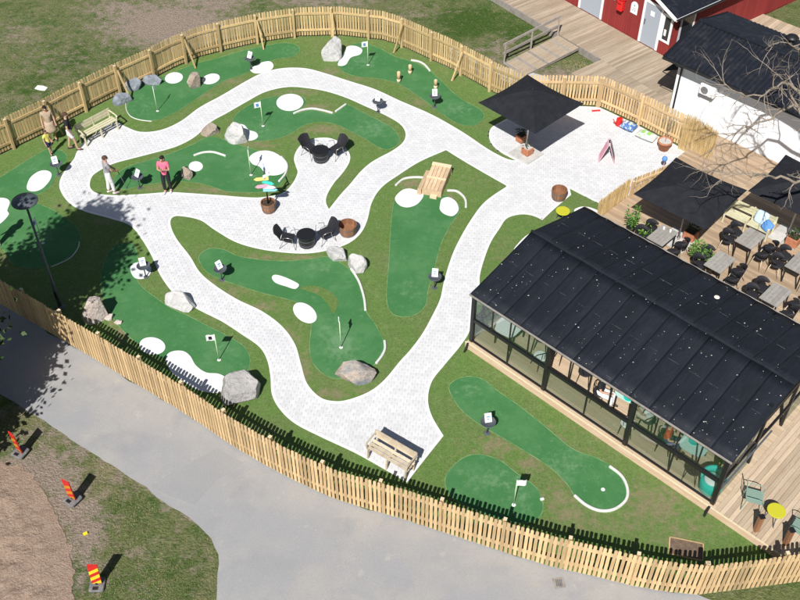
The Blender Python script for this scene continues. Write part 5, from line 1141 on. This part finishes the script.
# ================================================================ TREES
def bare_tree():
    base = UV(7.4, 13.3, DZ); t = thing('bare_tree', 'leafless grey barked tree spreading over the ribbed black roof', 'tree', base)
    rs_ = random.Random(5); tr = MB(); br = MB(); off = base
    top = base + Vector((-.4, .4, 3.0)); tr.tube([base, base + Vector((-.1, .1, 1.5)), top], [.26, .22, .19], 10)
    def twig(p, d, L, r, lev):
        pts = [p]; n = 5; q = p.copy(); dd = d.copy()
        for i in range(n):
            dd = (dd + Vector((rs_.gauss(0, .2), rs_.gauss(0, .2), rs_.gauss(.0, .16)))).normalized(); q = q + dd*L/n; pts.append(q)
        br.tube(pts, [r*(1 - .75*i/n) for i in range(n + 1)], 5 if lev < 2 else 4, False)
        if lev < 3:
            for i in range(1, n + 1):
                for _ in range(rs_.choice((0, 1, 1)) if lev < 2 else rs_.choice((0, 0, 1))):
                    d2 = (dd + Vector((rs_.gauss(0, .8), rs_.gauss(0, .8), rs_.gauss(.1, .6)))).normalized(); twig(pts[i], d2, L*rs_.uniform(.38, .62), r*.45, lev + 1)
    limbs = [[(800, 90, 5.0), (768, 92, 5.6), (745, 96, 5.9), (725, 84, 6.1)], [(805, 110, 4.8), (772, 118, 5.0), (742, 130, 5.0), (712, 150, 4.8)], [(830, 60, 6.2), (800, 48, 7.2), (770, 40, 7.8)], [(815, 180, 4.6), (775, 178, 5.2), (745, 172, 5.5), (716, 174, 5.6)], [(815, 130, 5), (790, 90, 6.2), (772, 72, 7)], [(850, 120, 5.5), (850, 80, 7.5)], [(880, 180, 5), (920, 170, 6.5)]]
    for lm in limbs:
        pts = spline([top] + [G(x, y, z) for x, y, z in lm], 5, False); pts = [p + Vector((rs_.gauss(0, .05), rs_.gauss(0, .05), rs_.gauss(0, .05))) if i else p for i, p in enumerate(pts)]
        n = len(pts); br.tube(pts, [.062*(1 - i/(n - 1)) + .007 for i in range(n)], 7, False)
        for i in range(n//4, n):
            for _ in range(rs_.choice((0, 0, 1, 1) if i < n*.6 else (0, 1, 1, 2))):
                d = (pts[i] - pts[i - 1]).normalized(); d2 = (d + Vector((rs_.gauss(0, .7), rs_.gauss(0, .7), rs_.gauss(.15, .5)))).normalized(); twig(pts[i], d2, rs_.uniform(.6, 1.35), .032*(1 - .55*i/n), 1)
    tr.build('trunk', 'bark', t, True, off); br.build('crown', 'bark', t, True, off)
bare_tree()
def leaf_tree(base, h, label, seed, rad):
    rs_ = random.Random(seed); t = thing('leafy_tree', label, 'tree', base); tr = MB(); lf = MB()
    tr.tube([(0, 0, 0), (.1, 0, h*.4), (0, .1, h*.95)], [.24, .17, .03], 9)
    for k in range(95):
        z = h*rs_.uniform(.2, .97); f = (z/h - .2)/.8; R_ = rad*(math.sin(math.pi*min(1, (f*.82 + .22)))**.8)*rs_.uniform(.55, 1.08); a = rs_.uniform(0, 6.283)
        e = Vector((R_*math.cos(a), R_*math.sin(a), z + rs_.uniform(-.1, .5))); s = Vector((0, 0, z - .3*R_)); mid = s.lerp(e, .5) + Vector((0, 0, .1)); tr.tube([s, mid, e], [.05, .03, .008], 5, False)
        for i in range(430):
            g = rs_.random()**.6; p = s.lerp(e, g); sp = .2 + .32*g; p = p + Vector((rs_.gauss(0, sp), rs_.gauss(0, sp), rs_.gauss(0, sp*.6))); d = Vector((rs_.gauss(0, 1), rs_.gauss(0, 1), rs_.gauss(0, .6))).normalized(); q = d.orthogonal().normalized(); l = rs_.uniform(.14, .27)
            lf.add([p, p + d*l*.5 + q*l*.28, p + d*l, p + d*l*.5 - q*l*.28], [(0, 1, 2, 3)])
    tr.build('trunk', 'bark', t, True); lf.build('crown', 'dark_leaf', t)
leaf_tree(Vector((-13.95, 19.7, 0)), 9.9, 'tall dense leafy tree at the roadside whose shade crosses road and fence', 4, 2.15)
leaf_tree(Vector((-14.05, 17.0, 0)), 5.4, 'lower leafy tree beside the tall one at the roadside', 9, 1.45)

# ================================================================ PEOPLE
SK = pm('skin', (.50, .30, .21), .6, [((.44, .25, .17), 20, .4, .7)])
for n_, c_ in dict(hair_dark=(.02, .014, .011), hair_brown=(.09, .05, .03), hair_grey=(.2, .17, .14), cl_black=(.016, .018, .022), cl_white=(.74, .74, .73), cl_beige=(.42, .32, .23), cl_pink=(.74, .16, .25), cl_yellow=(.74, .64, .16), cl_navy=(.03, .035, .11), cl_grey=(.33, .31, .33), cl_red=(.55, .08, .04), cl_blue=(.2, .42, .62), cl_tan=(.5, .42, .32), shoe=(.06, .05, .05), shoe_w=(.65, .62, .58)).items():
    M[n_] = pm('cloth ' + n_, c_, .85, [(tuple(x*.72 for x in c_), 14, .45, .7)])
def skinned(name, V, E_, mat, parent, root=0):
    me = bpy.data.meshes.new(name); me.from_pydata([v[0] for v in V], E_, []); me.update(); me.materials.append(mat)
    o = link(name, me, parent); md = o.modifiers.new('skin', 'SKIN'); md.use_smooth_shade = True
    for i, v in enumerate(V):
        s = me.skin_vertices[0].data[i]; r = v[1]; s.radius = (r, r) if not isinstance(r, tuple) else r; s.use_root = (i == root)
    sb_ = o.modifiers.new('sub', 'SUBSURF'); sb_.levels = 1; sb_.render_levels = 2; return o
def person(loc, rz, label, top, bottom, hair, h=1.72, pose='stand', sleeves='short', legs='long', long_hair=False, arms=None, shoe='shoe', lean=0, stride=.08, dress=False, extra_group=None):
    k = h/1.72; t = thing('person', label, 'person', loc, rz, extra_group); sit = pose == 'sit'
    pz = .50 if sit else .93
    S = lambda x, y, z: Vector((x*k, (y + lean*max(0, z - pz))*k, z*k))
    J = dict(pel=S(0, 0, pz), spi=S(0, .01, pz + .22), che=S(0, .0, pz + .42), nec=S(0, .01, pz + .565), hea=S(0, .03, pz + .66), top=S(0, .02, pz + .755))
    for s, n_ in ((-1, 'L'), (1, 'R')):
        st = stride*s
        J['hip' + n_] = S(s*.09, 0, pz - .04)
        if sit: J['kne' + n_] = S(s*.11, .43, pz + .0); J['ank' + n_] = S(s*.11, .42, .08); J['toe' + n_] = S(s*.12, .56, .035)
        else: J['kne' + n_] = S(s*.10, st*.6 + .03, .49); J['ank' + n_] = S(s*.10, st, .08); J['toe' + n_] = S(s*.12, st + .15, .035)
        J['sho' + n_] = S(s*.175, 0, pz + .47)
        a = (arms or {}).get(n_, ((.24, -.02, pz + .20), (.25, .08, pz - .04)))
        J['elb' + n_] = S(s*a[0][0], a[0][1], a[0][2]); J['wri' + n_] = S(s*a[1][0], a[1][1], a[1][2])
    V, E_, ix = [], [], {}
    def add(n_, p, r): ix[n_] = len(V); V.append((p, r*k if not isinstance(r, tuple) else (r[0]*k, r[1]*k))); return ix[n_]
    add('pel', J['pel'], .095); add('spi', J['spi'], .082); add('che', J['che'], .088); add('nec', J['nec'], .052); add('hea', J['hea'], .085); add('top', J['top'], .07)
    E_ += [(0, 1), (1, 2), (2, 3), (3, 4), (4, 5)]
    hd = J['hea']; add('nose', hd + Vector((0, .108*k, -.01*k)), .014); E_.append((ix['hea'], ix['nose']))
    for s, n_ in ((-1, 'L'), (1, 'R')):
        add('hip' + n_, J['hip' + n_], .088); add('kne' + n_, J['kne' + n_], .058); add('ank' + n_, J['ank' + n_], .042); add('toe' + n_, J['toe' + n_], .038)
        E_ += [(0, ix['hip' + n_]), (ix['hip' + n_], ix['kne' + n_]), (ix['kne' + n_], ix['ank' + n_]), (ix['ank' + n_], ix['toe' + n_])]
        add('sho' + n_, J['sho' + n_], .048); add('elb' + n_, J['elb' + n_], .042); add('wri' + n_, J['wri' + n_], .030); d = (J['wri' + n_] - J['elb' + n_]).normalized()
        pal = J['wri' + n_] + d*.07*k; add('pal' + n_, pal, .034); E_ += [(ix['che'], ix['sho' + n_]), (ix['sho' + n_], ix['elb' + n_]), (ix['elb' + n_], ix['wri' + n_]), (ix['wri' + n_], ix['pal' + n_])]
    body = skinned('body', V, E_, SK, t)
    for s, n_ in ((-1, 'L'), (1, 'R')):                   # fingers, rooted in the palm
        d = (J['wri' + n_] - J['elb' + n_]).normalized(); x = d.cross(Vector((0, 1, .3))).normalized(); y = x.cross(d); pal = J['wri' + n_] + d*.06*k; m = MB()
        for f in range(4): a = pal + x*(f - 1.5)*.018*k; l = (.07, .08, .076, .06)[f]*k; m.tube([a, a + d*l*.55, a + d*l*.9 + y*.02*k], [.009*k, .008*k, .006*k], 5)
        a = pal - d*.03*k; m.tube([a, a - x*.035*k + d*.02*k, a - x*.045*k + d*.05*k], [.011*k, .009*k, .007*k], 5); m.build('fingers', SK, t, True)
    # head: hair, eyes, ears, mouth
    m = MB(); c = hd + Vector((0, -.018*k, .035*k)); n1, n2 = 14, 8
    for i in range(n2 + 1):
        ph = math.pi*.62*i/n2
        for j in range(n1):
            th = 2*math.pi*j/n1; fr = .3 if math.sin(th) > .2 else 0; ph2 = ph*(1 - fr*.9*(i/n2)); m.v.append(tuple(c + Vector((.088*math.sin(ph2)*math.cos(th), .108*math.sin(ph2)*math.sin(th), .098*math.cos(ph2)))*k))
    for i in range(n2):
        for j in range(n1): m.f.append((i*n1 + j, i*n1 + n1 + j, i*n1 + n1 + (j + 1) % n1, i*n1 + (j + 1) % n1))
    if long_hair: m.tube([c + Vector((0, -.08, .02))*k, c + Vector((0, -.11, -.12))*k, c + Vector((0, -.1, -.3))*k], [.07*k, .075*k, .03*k], 8)
    m.build('hair', hair, t, True)
    for s in (-1, 1):
        m = MB(); m.lathe([(.001, -.012), (.012, 0), (.001, .012)], 8, hd + Vector((s*.034, .088, .012))*k); m.build('eye', 'cl_black', t)
        m = MB(); m.frame(hd + Vector((s*.084, 0, 0))*k, (.008*k, 0, 0), (0, .018*k, 0), (0, 0, .03*k)); m.build('ear', SK, t)
    m = MB(); m.frame(hd + Vector((0, .094, -.052))*k, (.024*k, 0, 0), (0, .006*k, 0), (0, 0, .006*k)); m.build('mouth', 'cl_red', t)
    # clothing over the body
    V, E_ = [(J['pel'] + Vector((0, 0, (-.02 if sit else -.10)*k)), (.15*k)), (J['spi'], .13*k), (J['che'], .138*k), (J['nec'] + Vector((0, 0, -.06*k)), .075*k)], [(0, 1), (1, 2), (2, 3)]
    for n_ in 'LR':
        i = len(V); V.append((J['sho' + n_], .074*k)); E_.append((2, i)); e = J['sho' + n_].lerp(J['elb' + n_], .62)
        V.append((e, .064*k)); E_.append((i, i + 1))
        if sleeves == 'long': V[-1] = (J['elb' + n_], .055*k); V.append((J['wri' + n_], .043*k)); E_.append((i + 1, i + 2))
    skinned('dress_top' if dress else 'shirt', V, E_, M[top], t)
    if dress:
        m = MB(); m.lathe([(.165*k, J['pel'].z + .05*k), (.2*k, J['pel'].z - .1*k), (.25*k, J['pel'].z - .3*k), (.28*k, J['pel'].z - .42*k), (.255*k, J['pel'].z - .42*k)], 20, (J['pel'].x, J['pel'].y, 0)); m.v = [(x, y*.8, z) for x, y, z in m.v]; m.build('skirt', M[top], t, True)
    else:
        V, E_ = [(J['pel'], .132*k), (J['pel'] + Vector((0, 0, .15*k)), .118*k)], [(0, 1)]
        for n_ in 'LR':
            i = len(V); V.append((J['hip' + n_], .105*k)); E_.append((0, i))
            if legs == 'long': V += [(J['kne' + n_], .078*k), (J['ank' + n_] + Vector((0, 0, .03*k)), .064*k)]; E_ += [(i, i + 1), (i + 1, i + 2)]
            else: V.append((J['hip' + n_].lerp(J['kne' + n_], .8), .098*k)); E_.append((i, i + 1))
        skinned('trousers' if legs == 'long' else 'shorts', V, E_, M[bottom], t)
    for n_ in 'LR':
        m = MB(); a, b_ = J['ank' + n_], J['toe' + n_]; d = (b_ - a); d.z = 0; d.normalize(); z0 = .0
        c0 = Vector((a.x, a.y, 0)); m.tube([c0 - d*.07*k + Vector((0, 0, .045*k)), c0 + Vector((0, 0, .05*k)), c0 + d*.1*k + Vector((0, 0, .042*k)), c0 + d*.19*k + Vector((0, 0, .03*k))], [.03*k, .048*k, .046*k, .028*k], 8); m.build('shoe', shoe, t, True)
    return t
PUT = {'L': ((.2, .14, 1.12), (.04, .32, .98)), 'R': ((.2, .14, 1.12), (.04, .34, .94))}
CHE = {'L': ((.22, .08, 1.12), (.05, .24, 1.24)), 'R': ((.22, .08, 1.12), (.05, .25, 1.2))}
person(GT(112, 193), R(-60), 'golfer in grey patterned shirt and white trousers on the narrow green', 'cl_grey', 'cl_white', 'hair_brown', 1.74, arms=PUT, shoe='shoe_w', lean=.06)
person(GT(168.5, 191.5), R(175), 'golfer in pink top and black trousers beside the small brown stone', 'cl_pink', 'cl_black', 'hair_dark', 1.68, long_hair=True, arms=CHE, shoe='shoe_w', stride=.05)
person(GT(74, 149.5), R(-75), 'man in black shirt and white shorts walking by the cream bench', 'cl_black', 'cl_white', 'hair_brown', 1.78, legs='short', stride=.16)
person(GT(54, 141), R(-160), 'woman in a beige dress standing by the curved fence', 'cl_beige', 'cl_beige', 'hair_dark', 1.70, dress=True, long_hair=True)
person(GT(51.5, 154.5), R(-120), 'child in yellow shirt and navy shorts beside the woman in beige', 'cl_yellow', 'cl_navy', 'hair_brown', 1.18, legs='short')
person(GT(-2.5, 247.5), R(30), 'person in navy trousers and white shoes at the rim of the lamp green', 'cl_white', 'cl_navy', 'hair_brown', 1.72, shoe='shoe_w')
def putter(loc, rz, label):
    t = thing('golf_putter', label, 'golf club', loc, rz); MB().tube([(0, 0, .03), (0, -.18, .92)], .009, 6).build('shaft', 'bare_metal', t); MB().bar((-.06, 0, .02), (.05, 0, .02), .03, .03).build('head', 'dark_metal', t); MB().tube([(0, -.135, .70), (0, -.19, .96)], .014, 6).build('grip', 'black_metal', t)
p0 = GT(112, 193); putter(p0 + Matrix.Rotation(R(-60), 3, 'Z') @ Vector((0, .58, .01)), R(-60), 'putter held by the golfer in white trousers')
sit_a = {'L': ((.24, .1, .74), (.14, .34, .72)), 'R': ((.24, .1, .74), (.14, .34, .72))}
for u, v, rz, lb, tp, bt, hr in ((4.55, .85, A_U - R(80), 'seated guest in black shirt and white trousers inside the pavilion', 'cl_black', 'cl_white', 'hair_dark'), (6.2, 1.0, A_U + R(85), 'seated guest in a white shirt behind the pavilion column', 'cl_white', 'cl_tan', 'hair_brown'), (7.0, .7, A_U - R(75), 'seated guest in a red shirt inside the pavilion', 'cl_red', 'cl_navy', 'hair_brown'), (7.05, 1.5, A_U - R(85), 'seated guest in a blue shirt beside the one in red', 'cl_blue', 'cl_tan', 'hair_dark')):
    person(UV(u, v, DZ), rz, lb, tp, bt, hr, 1.7, 'sit', arms=sit_a, extra_group='guests seated in the pavilion')
    side_chair(u - .0, v, rz, {'cl_black': 'hoop chair under the guest in black', 'cl_white': 'hoop chair under the guest in white', 'cl_red': 'hoop chair under the guest in red', 'cl_blue': 'hoop chair under the guest in blue'}[tp], 'black_weave')

# ================================================================ TUFTS OF MEADOW GRASS
rs_ = random.Random(21); m = MB(); done = 0
M['tuft'] = pm('dry meadow blades', (.145, .160, .06), .9, [((.26, .225, .12), .8, .42, .62)], world=True, island=.25)
zones = [(-40, 560, -40, 100), (0, 240, 400, 620), (560, 640, 60, 100)]
tp = [Vector((p.x, p.y)) for p in wpoly(turf_px, smooth=False)]; rdp = [(p.x, p.y) for p in rr]; hp_ = [(p.x, p.y) for p in poly0]
cand = []
for x0, x1, y0, y1 in zones:
    for _ in range(9000):
        g = G(rs_.uniform(x0, x1), rs_.uniform(y0, y1)); cand.append((g.x, g.y))
cx_ = np.array(cand); bad = inside(tp, cx_[:, 0], cx_[:, 1]) | inside(rdp, cx_[:, 0], cx_[:, 1]) | inside(hp_, cx_[:, 0], cx_[:, 1])
bwp = [RH(-15, .1), RH(-15, -2.6), RH(-4.4, -2.6), RH(-4.4, -6), RH(-2.9, -6), RH(-2.9, -2.6), RH(-1.7, -2.6), RH(-1.7, -4.4), RH(3.3, -4.4), RH(3.3, .1)]
bad |= inside([(p.x, p.y) for p in bwp], cx_[:, 0], cx_[:, 1])
for (x, y), b in zip(cand, bad):
    X_, Y_ = PXY(x, y)
    if max(st*math.exp(-(((X_ - bx)/rx)**2 + ((Y_ - by)/ry)**2)) for bx, by, rx, ry, st in DIRT) > rs_.uniform(.2, .6): continue
    if b or noise.noise((x*.5, y*.5, 4)) + .4*noise.noise((x*1.6, y*1.6, 8)) < -.12: continue
    for k in range(3):
        a = rs_.uniform(0, 6.28); h = rs_.uniform(.02, .055); q = Vector((x + rs_.gauss(0, .05), y + rs_.gauss(0, .05), -.02)); d = Vector((math.cos(a), math.sin(a), 0)); s = Vector((-d.y, d.x, 0))*rs_.uniform(.006, .016)
        m.add([q - s, q + s, q + d*h*.9 + Vector((0, 0, h))], [(0, 1, 2)])
o = m.build('meadow_tufts', 'tuft'); tag(o, 'short uneven grass blades growing in the meadow', 'grass', kind='stuff')
